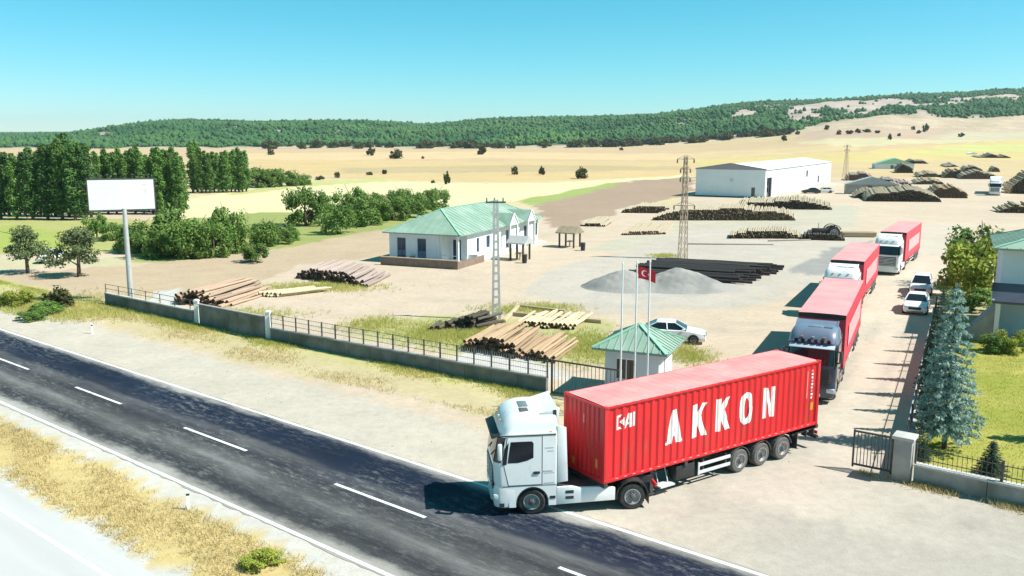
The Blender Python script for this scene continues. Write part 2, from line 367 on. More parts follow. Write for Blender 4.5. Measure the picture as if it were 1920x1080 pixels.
    at.data.foreach_set('color', np.concatenate([c, np.ones((len(c),1))], 1).astype(np.float32).ravel())
    return me
def fast_mesh(me, v, f):
    k = f.shape[1]
    me.vertices.add(len(v)); me.vertices.foreach_set('co', np.asarray(v, np.float32).ravel())
    me.loops.add(f.size); me.loops.foreach_set('vertex_index', f.astype(np.int32).ravel())
    me.polygons.add(len(f)); me.polygons.foreach_set('loop_start', np.arange(0, f.size, k, dtype=np.int32))
    me.update(calc_edges=True)

def attr_mat(name, rough=.95, fine=.12, bump=.22, coarse=.09):
    m = bpy.data.materials.new(name); m.use_nodes = True; N = m.node_tree.nodes; L = m.node_tree.links
    b = N['Principled BSDF']; b.inputs['Roughness'].default_value = rough; b.inputs['Specular IOR Level'].default_value = .15
    a = N.new('ShaderNodeAttribute'); a.attribute_name = 'Col'
    tc = N.new('ShaderNodeTexCoord'); val = None
    for sc, amt in ((.035, coarse), (.35, coarse), (2.2, fine), (14., fine)):
        nz = N.new('ShaderNodeTexNoise'); nz.inputs['Scale'].default_value = sc; nz.inputs['Detail'].default_value = 5; nz.inputs['Roughness'].default_value = .65
        L.new(tc.outputs['Object'], nz.inputs['Vector'])
        mr = N.new('ShaderNodeMapRange'); mr.inputs[1].default_value = .25; mr.inputs[2].default_value = .75
        mr.inputs[3].default_value = 1-amt; mr.inputs[4].default_value = 1+amt; mr.clamp = False
        L.new(nz.outputs['Fac'], mr.inputs[0])
        if val is None: val = mr.outputs[0]
        else:
            mu = N.new('ShaderNodeMath'); mu.operation = 'MULTIPLY'; L.new(val, mu.inputs[0]); L.new(mr.outputs[0], mu.inputs[1]); val = mu.outputs[0]
    mx = N.new('ShaderNodeVectorMath'); mx.operation = 'SCALE'; L.new(a.outputs['Color'], mx.inputs[0]); L.new(val, mx.inputs['Scale'])
    L.new(mx.outputs[0], b.inputs['Base Color'])
    nb = N.new('ShaderNodeTexNoise'); nb.inputs['Scale'].default_value = 3.5; nb.inputs['Detail'].default_value = 8; nb.inputs['Roughness'].default_value = .7
    L.new(tc.outputs['Object'], nb.inputs['Vector'])
    bp_ = N.new('ShaderNodeBump'); bp_.inputs['Strength'].default_value = bump; bp_.inputs['Distance'].default_value = .12
    L.new(nb.outputs['Fac'], bp_.inputs['Height']); L.new(bp_.outputs[0], b.inputs['Normal'])
    return m
ground = link('ground', ground_mesh()); tag(ground, 'pale dusty yard ground and dry fields reaching to the hills', 'ground', kind='structure')
ground.data.materials.append(attr_mat('soil_and_fields'))
ground.data.polygons.foreach_set('use_smooth', [True]*len(ground.data.polygons))

# ---- roads
def road_mat(name, base, worn, dark, streak, q0):
    # streaks run along the road: the object is built in road coordinates (x along, y across)
    m = bpy.data.materials.new(name); m.use_nodes = True; N = m.node_tree.nodes; L = m.node_tree.links
    b = N['Principled BSDF']; b.inputs['Specular IOR Level'].default_value = .10
    tc = N.new('ShaderNodeTexCoord')
    sep = N.new('ShaderNodeSeparateXYZ'); L.new(tc.outputs['Object'], sep.inputs[0])
    def noise(scale, st, det=5, rough=.6):
        mp = N.new('ShaderNodeMapping'); mp.inputs['Scale'].default_value = st; L.new(tc.outputs['Object'], mp.inputs[0])
        nz = N.new('ShaderNodeTexNoise'); nz.inputs['Scale'].default_value = scale; nz.inputs['Detail'].default_value = det; nz.inputs['Roughness'].default_value = rough
        L.new(mp.outputs[0], nz.inputs['Vector']); return nz.outputs['Fac']
    def ramp(src, lo, hi, a=0, z=1):
        mr = N.new('ShaderNodeMapRange'); mr.inputs[1].default_value = lo; mr.inputs[2].default_value = hi; mr.inputs[3].default_value = a; mr.inputs[4].default_value = z
        L.new(src, mr.inputs[0]); return mr.outputs[0]
    def mixc(f, A, B):
        mx = N.new('ShaderNodeMix'); mx.data_type = 'RGBA'; L.new(f, mx.inputs['Factor'])
        for k, v in (('A', A), ('B', B)):
            if isinstance(v, tuple): mx.inputs[k].default_value = (*v, 1)
            else: L.new(v, mx.inputs[k])
        return mx.outputs['Result']
    def mul(a, bb):
        mu = N.new('ShaderNodeMath'); mu.operation = 'MULTIPLY'; L.new(a, mu.inputs[0])
        if isinstance(bb, float): mu.inputs[1].default_value = bb
        else: L.new(bb, mu.inputs[1])
        return mu.outputs[0]
    # across-road position perturbed by slow noise
    wb = noise(.12, (1, .6, 1), 3); ad = N.new('ShaderNodeMath'); ad.operation = 'MULTIPLY_ADD'; L.new(wb, ad.inputs[0]); ad.inputs[1].default_value = 1.1
    L.new(sep.outputs[1], ad.inputs[2]); ac2 = N.new('ShaderNodeMath'); ac2.operation = 'SUBTRACT'; L.new(ad.outputs[0], ac2.inputs[0]); ac2.inputs[1].default_value = .55; acr = ac2.outputs[0]
    cr = N.new('ShaderNodeValToRGB'); cr.color_ramp.interpolation = 'EASE'
    els = cr.color_ramp.elements
    pts = [(0.0,1.0),(.06,.9),(.10,.30),(.18,.06),(.26,.55),(.31,1.0),(.37,.35),(.45,.12),(.52,.45),(.57,.55),(.62,.10),(.72,.02),(.80,.02),(.86,.40),(.90,.55),(.945,.95),(1,1.0)]
    while len(els) > 1: els.remove(els[-1])
    els[0].position = 0; els[0].color = (pts[0][1],)*3+(1,)
    for p, v in pts[1:]:
        e = els.new(p); e.color = (v, v, v, 1)
    L.new(ramp(acr, q0-.1, q0+8.7), cr.inputs[0])
    st = noise(.5, (.28, 2.2, 1), 8, .78)
    f1 = mul(mul(cr.outputs[0], ramp(st, .26, .58)), ramp(noise(.16, (.55, .9, 1), 4, .6), .30, .58, .35, 1.0))
    col = mixc(ramp(acr, q0+3.6, q0+5.2), base, dark)
    col = mixc(f1, col, worn)
    sp = noise(2.6, (.5, 1.7, 1), 8, .85)
    pk = noise(.22, (.6, 1.1, 1), 4, .6)
    col = mixc(mul(mul(ramp(sp, .50, .62), ramp(pk, .36, .62)), .85), col, streak)
    dn_ = noise(.9, (.5, 1.2, 1), 7, .75)
    for lo_, hi_ in ((q0+1.5, q0+.30), (q0+6.7, q0+7.85)):
        ed_ = ramp(acr, lo_, hi_) ; ad2 = N.new('ShaderNodeMath'); ad2.operation = 'MULTIPLY_ADD'; L.new(dn_, ad2.inputs[0]); ad2.inputs[1].default_value = 1.3; L.new(ed_, ad2.inputs[2])
        col = mixc(ramp(ad2.outputs[0], 1.05, 1.5, 0, .85), col, (.36,.345,.31))
    pt = noise(.25, (.5, 1, 1), 3)
    hsv = N.new('ShaderNodeHueSaturation'); L.new(col, hsv.inputs['Color']); L.new(ramp(pt, .3, .7, .75, 1.2), hsv.inputs['Value'])
    L.new(hsv.outputs[0], b.inputs['Base Color'])
    L.new(ramp(st, .3, .7, .6, .85), b.inputs['Roughness'])
    nb = N.new('ShaderNodeTexNoise'); nb.inputs['Scale'].default_value = 22; nb.inputs['Detail'].default_value = 6; L.new(tc.outputs['Object'], nb.inputs['Vector'])
    bp_ = N.new('ShaderNodeBump'); bp_.inputs['Strength'].default_value = .3; bp_.inputs['Distance'].default_value = .02
    L.new(nb.outputs['Fac'], bp_.inputs['Height']); L.new(bp_.outputs[0], b.inputs['Normal'])
    return m
ROT = math.atan2(RD[1], RD[0])
def strip(name, s0, s1, q0, q1, z, m, parent=None, wob=0, n=160, seed=0):
    mb = MB(); pr = None; r_ = random.Random(seed)
    rows = []
    for i in range(n+1):
        s = s0+(s1-s0)*i/n
        a = q0+wob*(r_.random()-.5)*2; b = q1+wob*(r_.random()-.5)*2
        rows.append((s, a, b))
    vs_ = []
    for s, a, b in rows: vs_ += [(s, a, z), (s, b, z)]
    mb.add(vs_, [(2*i, 2*i+2, 2*i+3, 2*i+1) for i in range(n)])
    o = mb.build(name, m, parent)
    if parent is None: o.rotation_euler = (0, 0, ROT)
    return o
M['asphalt'] = road_mat('worn_asphalt', (.030,.031,.035), (.20,.195,.185), (.009,.015,.033), (.21,.215,.21), 17.1)
M['pale_road'] = mat('pale_concrete_road', (.46,.455,.44), .9, (.42,.415,.40), .5, stretch=(.2,2,1), bump=.1)
road = tag(strip('road', -130, 70, 17.30, 24.98, .012, M['asphalt'], wob=.06, n=500), 'dark worn two lane asphalt road crossing the foreground', 'road', kind='structure')
road2 = tag(strip('side_road', -130, 40, 3.0, 12.9, .008, M['pale_road'], wob=.05), 'pale concrete road at the lower left corner', 'road', kind='structure')
def mark(name, s0, s1, q, wd, par, z=.016):
    mb = MB(); n = max(1, int((s1-s0)/.5)); r_ = random.Random(int(q*100+s0))
    for i in range(n):
        a = s0+(s1-s0)*i/n; b = s0+(s1-s0)*(i+1)/n
        mb.add([(a, q-wd/2, z), (b, q-wd/2, z), (b, q+wd/2, z), (a, q+wd/2, z)], [(0,1,2,3)])
    return mb.build(name, M['line'], par)
mark('edge_line', -130, 70, 24.80, .17, road); mark('edge_line', -130, 70, 17.46, .17, road)
sd0 = [-66.4]+[x for x in ()]
dash_s = [(-26.0+10.95*k) for k in range(-9, 9)]
for s0 in dash_s: mark('lane_dash', s0, s0+5.0, 21.22, .15, road)
mark('edge_line', -130, 40, 11.9, .16, road2, .012)

# ---- hills
SKY_P = [(-350,250),(0,251),(130,249),(200,238),(260,229),(345,223),(480,227),(640,225),(740,228),(800,232),(870,226),(930,221),(1000,218),(1080,218),(1160,216),(1230,213),(1310,203),(1400,192),(1500,188),(1600,184),(1700,177),(1800,173),(1870,168),(1920,168),(2300,166)]
HD = 1800.
hz_t = [(p-960)/1654. for p, y_ in SKY_P]; hz_z = [13.57+(259.5-y_)/1654.*HD-3.5 for p, y_ in SKY_P]
def hillz(t, y):
    zr = np.interp(t, hz_t, hz_z); base = np.interp(t, RISE_T, RISE_Z)
    u = np.clip((y-880)/(HD-880), 0, 1.6)
    up = np.where(u < 1, np.clip(u,0,1)**.85, 1-.25*(u-1))
    n = 3.2*snoise(t*1700, y, .0045, 21)+1.4*snoise(t*1700, y, .013, 22)
    # two separate shoulders: a nearer wooded spur in front of the far ridge
    spur = 9*np.exp(-((t-.2)/.16)**2)*np.exp(-((y-1250)/170.)**2)+6*np.exp(-((t+.25)/.2)**2)*np.exp(-((y-1300)/150.)**2)
    gate = np.clip((u)/.15, 0, 1)*np.clip((1.02-u)/.3, .25, 1)
    return base-1.5+(zr-base+1.5)*up+(n+spur)*gate
def bare(t, y):
    u = (y-880)/(HD-880)
    n = snoise(t*1700, y, .006, 31)+.6*snoise(t*1700, y, .02, 32)
    b = 1.5*np.clip(1.35-np.abs(t-.355)/.14, 0, 1.2)*np.clip(1.3-np.abs(u-.55+.25*(t-.4))/.36, 0, 1.1)
    b2 = np.clip(1.2-np.abs(t-.54)/.08, 0, 1)*np.clip(1.2-np.abs(u-.62)/.2, 0, 1)*1.2
    foot = np.maximum(np.clip((.14+.08*np.clip((t-.33)/.1, 0, 1)-u)/.05, 0, 1)*(t > .33), np.clip((.055-u)/.012, 0, 1))
    return np.clip(1.15*b+b2*.9+.85*n-.42, 0, 1), foot
def hills_mesh(name, tt, yy, zf, cf):
    T, Y = np.meshgrid(tt, yy); X = T*Y; Z = zf(T, Y)
    me = bpy.data.meshes.new(name); nr, nc = X.shape; I = np.arange(nr*nc).reshape(nr, nc)
    fast_mesh(me, np.stack([X.ravel(), Y.ravel(), Z.ravel()], 1), np.stack([I[:-1,:-1], I[:-1,1:], I[1:,1:], I[1:,:-1]], -1).reshape(-1, 4))
    c = cf(T.ravel(), Y.ravel())
    at = me.color_attributes.new('Col', 'FLOAT_COLOR', 'POINT')
    at.data.foreach_set('color', np.concatenate([c, np.ones((len(c),1))], 1).astype(np.float32).ravel())
    me.polygons.foreach_set('use_smooth', [True]*len(me.polygons))
    return link(name, me)
def hill_col(t, y):
    c = np.empty((len(t), 3)); c[:] = (.05,.11,.045)
    b, ft = bare(t, y); b = b[:, None]; ft = ft[:, None]
    c = c*(1-b)+np.array((.40,.32,.27))*b
    return c*(1-ft)+np.array((.42,.33,.23))*ft
hills = hills_mesh('hills', np.linspace(-.9, .9, 420), np.linspace(870, 2500, 130), hillz, hill_col)
tag(hills, 'low wooded hills along the horizon with bare rocky patches at right', 'hills', kind='structure')
M['hill'] = attr_mat('hill_soil', fine=.2, bump=.2, coarse=.25); hills.data.materials.append(M['hill'])
far = hills_mesh('hills', np.linspace(-.95, .1, 90), np.linspace(3600, 5600, 24),
    lambda T, Y: np.interp(T, [-.95,-.6,-.47,-.3,.1], [50,50,49,10,0])*np.sin(np.clip((Y-3600)/1500,0,1.2)*math.pi/2)+2*snoise(T*3000,Y,.002,5),
    lambda t, y: np.tile(np.array((.04,.10,.06)), (len(t), 1)))
tag(far, 'far teal ridge at the left edge behind the wooded hill', 'hills', kind='structure'); far.data.materials.append(M['hill'])

# ---- forest on the hills: too many crowns to count
def blob_tris(cx, cy, cz, r, h, kind):
    n = len(cx); K = 6
    ang = nrng.uniform(0, 6.28, n); vs_ = np.empty((n, 2+2*K, 3))
    vs_[:, 0] = np.stack([cx, cy, cz], 1); vs_[:, 1] = np.stack([cx+nrng.normal(0,.15,n)*r, cy, cz+h], 1)
    for k in range(K):
        a = ang+k*6.2832/K; rr = r*nrng.uniform(.7, 1.2, n); 
        vs_[:, 2+k] = np.stack([cx+np.cos(a)*rr, cy+np.sin(a)*rr, cz+h*.33*nrng.uniform(.7,1.3,n)], 1)
        rr2 = r*nrng.uniform(.45, .85, n)*kind
        vs_[:, 2+K+k] = np.stack([cx+np.cos(a+.5)*rr2, cy+np.sin(a+.5)*rr2, cz+h*.72*nrng.uniform(.85,1.15,n)], 1)
    tr = []
    for k in range(K):
        k2 = (k+1) % K
        tr += [(0, 2+k2, 2+k), (2+k, 2+k2, 2+K+k), (2+k2, 2+K+k2, 2+K+k), (2+K+k, 2+K+k2, 1)]
    tr = np.array(tr); f = (tr[None]+(np.arange(n)*(2+2*K))[:, None, None]).reshape(-1, 3)
    return vs_.reshape(-1, 3), f
nf = 62000
t_ = nrng.uniform(-.68, .68, nf*3); u_ = nrng.uniform(0, 1, nf*3)**1.15; y_ = 905+u_*950
# more trees where the slope faces us close by
b_, ft_ = bare(t_, y_)
edge = 905+np.where(t_ > .12, 60*np.sin(t_*40)*0, 0)+18*snoise(t_*1700, y_*0, .012, 44)+25
ok = (y_ > edge) & (nrng.uniform(0, 1, nf*3) > b_*1.1) & (nrng.uniform(0,1,nf*3) > ft_*1.2)
t_ = t_[ok][:nf]; y_ = y_[ok][:nf]
x_ = t_*y_; z_ = hillz(t_, y_)-.6
hh = nrng.uniform(2.2, 5.2, len(t_))*(1+.6*(nrng.uniform(0,1,len(t_)) > .93)); rr = hh*nrng.uniform(.35, .65, len(t_))
v_, f_ = blob_tris(x_, y_, z_, rr, hh, 1.0)
me = bpy.data.meshes.new('forest'); fast_mesh(me, v_, f_); me.materials.append(M['forest'])
forest = tag(link('forest', me), 'dense green forest covering the hills', 'forest', kind='stuff')

# ------------------------------------------------------------------ trucks
def wheel(par, x, y, side, r=.5, wd=.34, tyre='rubber', dual=False, rz=0):
    """side +1: outer face towards +y"""
    pr = [(-wd/2, r*.60), (-wd/2, r*.90), (-wd/2+.05, r*.985), (-wd*.2, r), (wd*.2, r), (wd/2-.05, r*.985), (wd/2, r*.90), (wd/2, r*.60)]
    w_ = empty('wheel', (x, y-side*wd/2, r)); w_.parent = par; w_.rotation_euler = (0,0,rz)
    ty = MB().lathe_y(0, 0, [(a*side, b) for a, b in pr]+[(-wd/2*side, r*.60)], 30)
    for k in range(30):                      # shallow tread blocks
        a = 2*math.pi*k/30
        p = Vector((math.cos(a)*r*.995, 0, math.sin(a)*r*.995)); u = Vector((math.cos(a), 0, math.sin(a)))
        ty.bar(p+Vector((0,-wd*.36,0)), p+Vector((0,wd*.36,0)), .055, .022, up=u)
    if dual: ty.lathe_y(0, 0, [((a-wd-.03)*side, b) for a, b in pr], 24)
    t_o = ty.build('tyre', M[tyre], w_, smooth=40)
    rm = MB(); s = side; o = wd/2
    rm.lathe_y(0, 0, [((o+.01)*s, r*.61), ((o+.012)*s, r*.56), ((o-.05)*s, r*.53), ((o-.10)*s, r*.36), ((o-.09)*s, r*.30), ((o+.0)*s, r*.24), ((o+.0)*s, r*.02)], 30)
    rm.build('rim', M['rim'], w_, smooth=35)
    hb = MB().lathe_y(0, 0, [((o)*s, r*.20), ((o+.06)*s, r*.18), ((o+.07)*s, r*.14), ((o+.07)*s, .005)], 18)
    for k in range(10):
        a = k*.6283; hb.cyl((math.cos(a)*r*.275, (o-.03)*s, math.sin(a)*r*.275), (math.cos(a)*r*.275, (o+.03)*s, math.sin(a)*r*.275), .018, n=6)
    hb.build('hub', M['hub'], w_, smooth=35)
    return w_

def plan(z, xb, xf, hw, rf, rb=.06, n=7):
    p = []
    def corner(cx, cy, r, a0):
        for k in range(n): a = a0+math.pi/2*k/(n-1); p.append((cx+math.cos(a)*r, cy+math.sin(a)*r, z))
    corner(xf-rf, hw-rf, rf, 0); corner(xb+rb, hw-rb, rb, math.pi/2)
    corner(xb+rb, -hw+rb, rb, math.pi); corner(xf-rf, -hw+rf, rf, 1.5*math.pi)
    return p
CABS = [(1.14,2.85,5.10,1.245,.30),(1.30,2.85,5.14,1.25,.30),(1.95,2.85,5.17,1.25,.32),(2.05,2.85,5.16,1.25,.33),(3.02,2.85,4.98,1.25,.36),
        (3.12,2.84,4.90,1.245,.38),(3.16,2.84,4.94,1.225,.40),(3.40,2.84,4.84,1.20,.42),(3.60,2.86,4.70,1.15,.42),(3.74,2.88,4.50,1.08,.40),(3.82,2.95,4.26,.99,.36),(3.85,3.1,4.0,.84,.3)]
def tractor(name, loc, heading, label, paint, visor, dz=0.0, steer=0, low=0, group=None, roofbar=False, detail=True, roofpaint=None):
    t = empty(name, loc, heading, label, 'truck', group)
    P = M[paint]
    cb = MB().loft([plan(*c) for c in CABS[:6]]).build('cab', P, t, smooth=38)
    P2 = M[roofpaint or paint]
    MB().loft([plan(*c) for c in CABS[5:]]).build('cab_roof', P2, t, smooth=38)
    # windscreen wraps the front, just proud of the cab skin
    ws = MB(); rings = []
    for c in ((2.06,2.85,5.163,1.256,.33),(2.4,2.85,5.103,1.256,.345),(2.75,2.85,5.037,1.256,.355),(3.0,2.85,4.99,1.256,.36)):
        pl = plan(*c); ring = pl[-6:]+pl[:6]; rings.append(ring)
    vs_ = [p for r in rings for p in r]; n = len(rings[0])
    ws.add(vs_, [(i*n+k, i*n+k+1, (i+1)*n+k+1, (i+1)*n+k) for i in range(3) for k in range(n-1)])
    wo = ws.build('windscreen', M['glass'], t, smooth=60)
    for s in (-.45, .42): MB().bar((5.19, s, 2.1), (5.10, s+.5, 2.45), .03, .02).build('wiper', M['black'], wo)
    for s in (1, -1):
        yo = 1.25*s
        # door panel with a dark seam round it
        dp = [(3.42,1.20),(4.62,1.20),(4.78,1.9),(4.78,2.05),(4.66,3.0),(3.42,3.0)]
        MB().prism([(3.40,1.18),(4.64,1.18),(4.80,1.89),(4.80,2.06),(4.675,3.015),(3.40,3.015)], 'y', yo, yo+s*.004).build('door_seam', M['black'], t)
        dr = MB().prism(dp, 'y', yo+s*.0045, yo+s*.012).build('door', P, t)
        MB().box(3.48, 3.72, min(yo+s*.012, yo+s*.05), max(yo+s*.012, yo+s*.05), 1.60, 1.70).build('door_handle', M['black'], dr, bevel=.02)
        MB().prism([(3.72,2.22),(3.95,2.12),(4.28,2.05),(4.66,2.05),(4.55,2.84),(3.78,2.84),(3.72,2.76)], 'y', yo+s*.013, yo+s*.02).build('window', M['glass'], dr)
        MB().prism([(2.9,3.04),(4.92,3.04),(4.90,3.08),(2.9,3.08)], 'y', yo-s*.01, yo+s*.012).build('trim_strip', M['black'], t)
        for k in range(7): MB().box(3.02+.075*k, 3.07+.075*k+.01*(k%2), min(yo+s*.0, yo+s*.006), max(yo+s*.0, yo+s*.006), 1.66, 1.71).build('model_letter', M['galv'], t) if detail else None
        for k in range(2): MB().box(2.98, 3.30-.1*k, min(yo, yo+s*.005), max(yo, yo+s*.005), 2.55-.12*k, 2.58-.12*k).build('company_text', M['galv'], t) if detail else None
        for (a_, b_, c_, d_) in ((2.87,4.84,1.150,1.166),(2.87,4.84,.955,.968)) if detail else ():
            MB().box(a_, b_, min(yo-s*.004, yo+s*.0035), max(yo-s*.004, yo+s*.0035), c_, d_).build('panel_gap', M['black'], t) if c_ > 1 else None
        if detail:
            MB().box(3.385, 3.395, min(yo-s*.004, yo+s*.0032), max(yo-s*.004, yo+s*.0032), 1.17, 3.0).build('panel_gap', M['hub'], t)
            MB().box(2.95, 3.34, min(yo-s*.004, yo+s*.003), max(yo-s*.004, yo+s*.003), 1.22, 1.232).build('panel_gap', M['hub'], t); MB().box(2.95, 3.34, min(yo-s*.004, yo+s*.003), max(yo-s*.004, yo+s*.003), 1.60, 1.612).build('panel_gap', M['hub'], t)
            MB().prism([(4.70,2.00),(4.86,1.98),(4.76,2.60),(4.62,2.84)], 'y', yo+s*.013, yo+s*.019).build('quarter_window', M['glass'], t)
        # mirror housing
        mi = MB().box(4.88, 5.04, min(s*1.34, s*1.50), max(s*1.34, s*1.50), 2.22, 2.84); mo = mi.build('mirror', P if detail else M['black'], t, bevel=.05)
        for z_ in (2.2, 2.8): MB().bar((4.86, s*1.23, z_), (4.93, s*1.36, z_), .06, .06).build('mirror_arm', M['black'], mo)
        MB().box(4.845, 4.858, min(s*1.36, s*1.50), max(s*1.36, s*1.48), 2.26, 2.80).build('mirror_glass', M['glass'], mo)
        # wheel arch panel, step box, bumper corner
        ar = MB(); N_ = 14; ri = .60; vs2 = []
        for k in range(N_+1):
            a = math.pi*k/N_; x_ = 3.75+ri*math.cos(a); z_ = .5+ri*math.sin(a)
            vs2.append((x_, z_))
        poly = [(4.62, 1.145), (4.62, .5)]+vs2+[(2.88, .5), (2.88, 1.145)]
        for (a, b) in zip(vs2[:-1], vs2[1:]):
            ar.prism([(a[0], a[1]), (a[0], 1.145), (b[0], 1.145), (b[0], b[1])], 'y', s*1.02, s*1.243)
        ar.box(4.35, 4.60, min(s*1.0,s*1.243), max(s*1.0,s*1.243), .34, 1.145); ar.box(2.86, 3.15, min(s*1.0,s*1.243), max(s*1.0,s*1.243), .36, 1.145)
        ar.build('wheel_arch', P, t)
        MB().prism([(3.75+.585*math.cos(math.pi*k/12), .5+.585*math.sin(math.pi*k/12)) for k in range(13)]+[(3.75+.55*math.cos(math.pi*k/12), .5+.55*math.sin(math.pi*k/12)) for k in range(12,-1,-1)], 'y', s*.85, s*1.235).build('arch_liner', M['black'], t)
        st = MB().box(2.9, 3.1, min(s*1.2445,s*1.26), max(s*1.2445,s*1.26), .62, .72); st.build('step', M['black'], t)
        # side skirt between the axles
        sk = MB().prism([(.66,.42),(2.84,.36),(2.84,1.04),(2.3,1.04),(2.0,.98),(.98,.96),(.66,.90)], 'y', s*1.12, s*1.235).build('side_skirt', P, t, bevel=.02)
        for zz in (.56, .78): MB().box(2.22, 2.52, min(s*1.236,s*1.245), max(s*1.236,s*1.245), zz, zz+.11).build('skirt_vent', M['black'], sk)
        MB().prism([(1.1,.925),(2.8,1.02),(2.8,1.06),(1.1,.965)], 'y', s*.55, s*1.1).build('deck_plate', M['steel_dark'], t)
        # mudguard over the drive wheels
        mg = MB()
        for k in range(10):
            a = R(-8)+R(196)*k/10; b = R(-8)+R(196)*(k+1)/10
            q = lambda g, r_: (math.cos(g)*r_, .52+math.sin(g)*r_)
            mg.prism([q(a,.58), q(a,.62), q(b,.62), q(b,.58)], 'y', s*.62, s*1.24)
        mg.build('mudguard', M['black'], t, smooth=30)
        MB().box(-.64, -.62, min(s*.66,s*1.2), max(s*.66,s*1.2), .18, .5).build('mud_flap', M['black'], t)
        # side air deflector behind the cab
        MB().prism([(2.84,1.2),(2.84,3.4),(2.52,3.3),(2.44,1.25)], 'y', s*1.20, s*1.235).build('air_deflector', P, t, bevel=.012)
        hl = MB().box(4.86, 5.175, min(s*.82,s*1.22), max(s*.82,s*1.22), .62, .86).build('headlight', M['lamp'], t, bevel=.04)
        MB().box(4.78, 4.96, min(s*1.236,s*1.256), max(s*1.236,s*1.256), .38, .52).build('corner_step', M['black'], t)
        MB().prism([(3.05,3.15),(3.12,3.15),(3.12,3.18),(3.05,3.18)], 'y', s*1.20, s*1.24).build('marker_lamp', M['orange'], t)
    # front: bumper, grille with slats, badge panel
    MB().loft([plan(z, 4.36, xf, hw, rf) for z, xf, hw, rf in ((.30,5.02,1.15,.25),(.36,5.12,1.22,.28),(.62,5.17,1.245,.28),(1.0,5.15,1.245,.28),(1.15,5.10,1.235,.28))]).build('bumper', P, t, smooth=38)
    gr = MB().box(5.10, 5.178, -.92, .92, .95, 1.88).build('grille', M['black'], t, bevel=.02)
    for k in range(6): MB().box(5.176, 5.205, -.86, .86, 1.0+.145*k, 1.06+.145*k).build('grille_slat', M['steel_dark'] if paint != 'white' else M['alu'], gr)
    MB().cyl((5.2,0,1.5),(5.225,0,1.5),.16,n=24).build('badge', M['steel'], gr)
    MB().box(5.14, 5.185, -.55, .55, .40, .56).build('number_plate', M['white'], t)
    # visor over the windscreen
    vz = MB().prism([(4.92,3.02),(5.22,2.93),(5.24,2.97),(4.94,3.10)], 'y', -1.12, 1.12).build('sun_visor', M['black'] if visor is None else M[visor], t, bevel=.01)
    # roof: raised deflector fin at the rear and a hatch
    if not low:
        for s in (1,-1):
            MB().prism([(3.02,3.70),(2.84,3.40),(2.78,3.40),(2.74,3.97),(2.80,4.0),(3.50,3.80)], 'y', s*1.00, s*1.07).build('roof_fin', P2, t, bevel=.012)
            MB().box(2.86, 2.98, min(s*1.071,s*1.08), max(s*1.071,s*1.08), 3.62, 3.92).build('fin_vent', M['black'], t)
        MB().prism([(3.40,3.81),(2.80,3.97),(2.78,3.93),(3.36,3.77)], 'y', -1.0, 1.0).build('roof_deflector', P2, t)
        ht = MB().box(3.78, 4.12, -.36, .36, 3.825, 3.872).build('roof_hatch', M['steel'], t, bevel=.02)
        MB().box(3.84, 4.16, .44, .86, 3.80, 3.858).build('roof_vent', M['hub'], t, bevel=.01)
    if roofbar:
        rb = MB().cyl((4.93,-1.0,3.24),(4.93,1.0,3.24),.03,n=8).build('light_bar', M['steel'], t)
        for k in range(6): MB().cyl((4.90,-.8+.32*k,3.27),(5.03,-.8+.32*k,3.27),.10,n=14).build('spot_lamp', M['glass'], rb)
    for s in (-.55, 0, .55): MB().box(4.74, 4.86, s-.06, s+.06, 3.40, 3.47).build('roof_lamp', M['orange'] if s else M['lamp'], t)
    # chassis
    ch = MB()
    for s in (-.42, .42): ch.box(-.95, 4.5, s-.05, s+.05, .72, .98)
    for x_ in (-.9, .4, 1.6, 2.6): ch.box(x_-.06, x_+.06, -.42, .42, .76, .94)
    ch.cyl((0,-.9,.5),(0,.9,.5),.09,n=12); ch.cyl((3.75,-.9,.5),(3.75,.9,.5),.07,n=12); ch.box(2.9, 4.4, -.8, .8, .55, 1.12)
    ch.box(.8, 2.7, -1.1, 1.1, .45, .88)
    ch.build('chassis', M['steel_dark'], t)
    MB().prism([(-.55,-.45),(.35,-.45),(.45,0),(.35,.45),(-.55,.45),(-.2,0)], 'z', 1.00, 1.10).build('fifth_wheel', M['steel_dark'], t)
    MB().box(2.45, 2.7, -.75, .75, 1.0, 1.9).build('air_tank_rack', M['steel_dark'], t)
    for s in (1,-1):
        wheel(t, 3.75, s*1.2, s, .5, .32, rz=steer)
        wheel(t, 0, s*1.22, s, .5, .29, dual=True)
        MB().box(-.96, -.88, min(s*.65,s*1.1), max(s*.65,s*1.1), .78, .92).build('tail_lamp', M['flag_red'], t)
    return t

YAW = R(33.89)
tr1 = tractor('tractor_unit', (4.30, 31.62, 0), R(180+7.5), 'white truck tractor with tall cab turning onto the road under the red container', 'white', None, steer=R(-9))

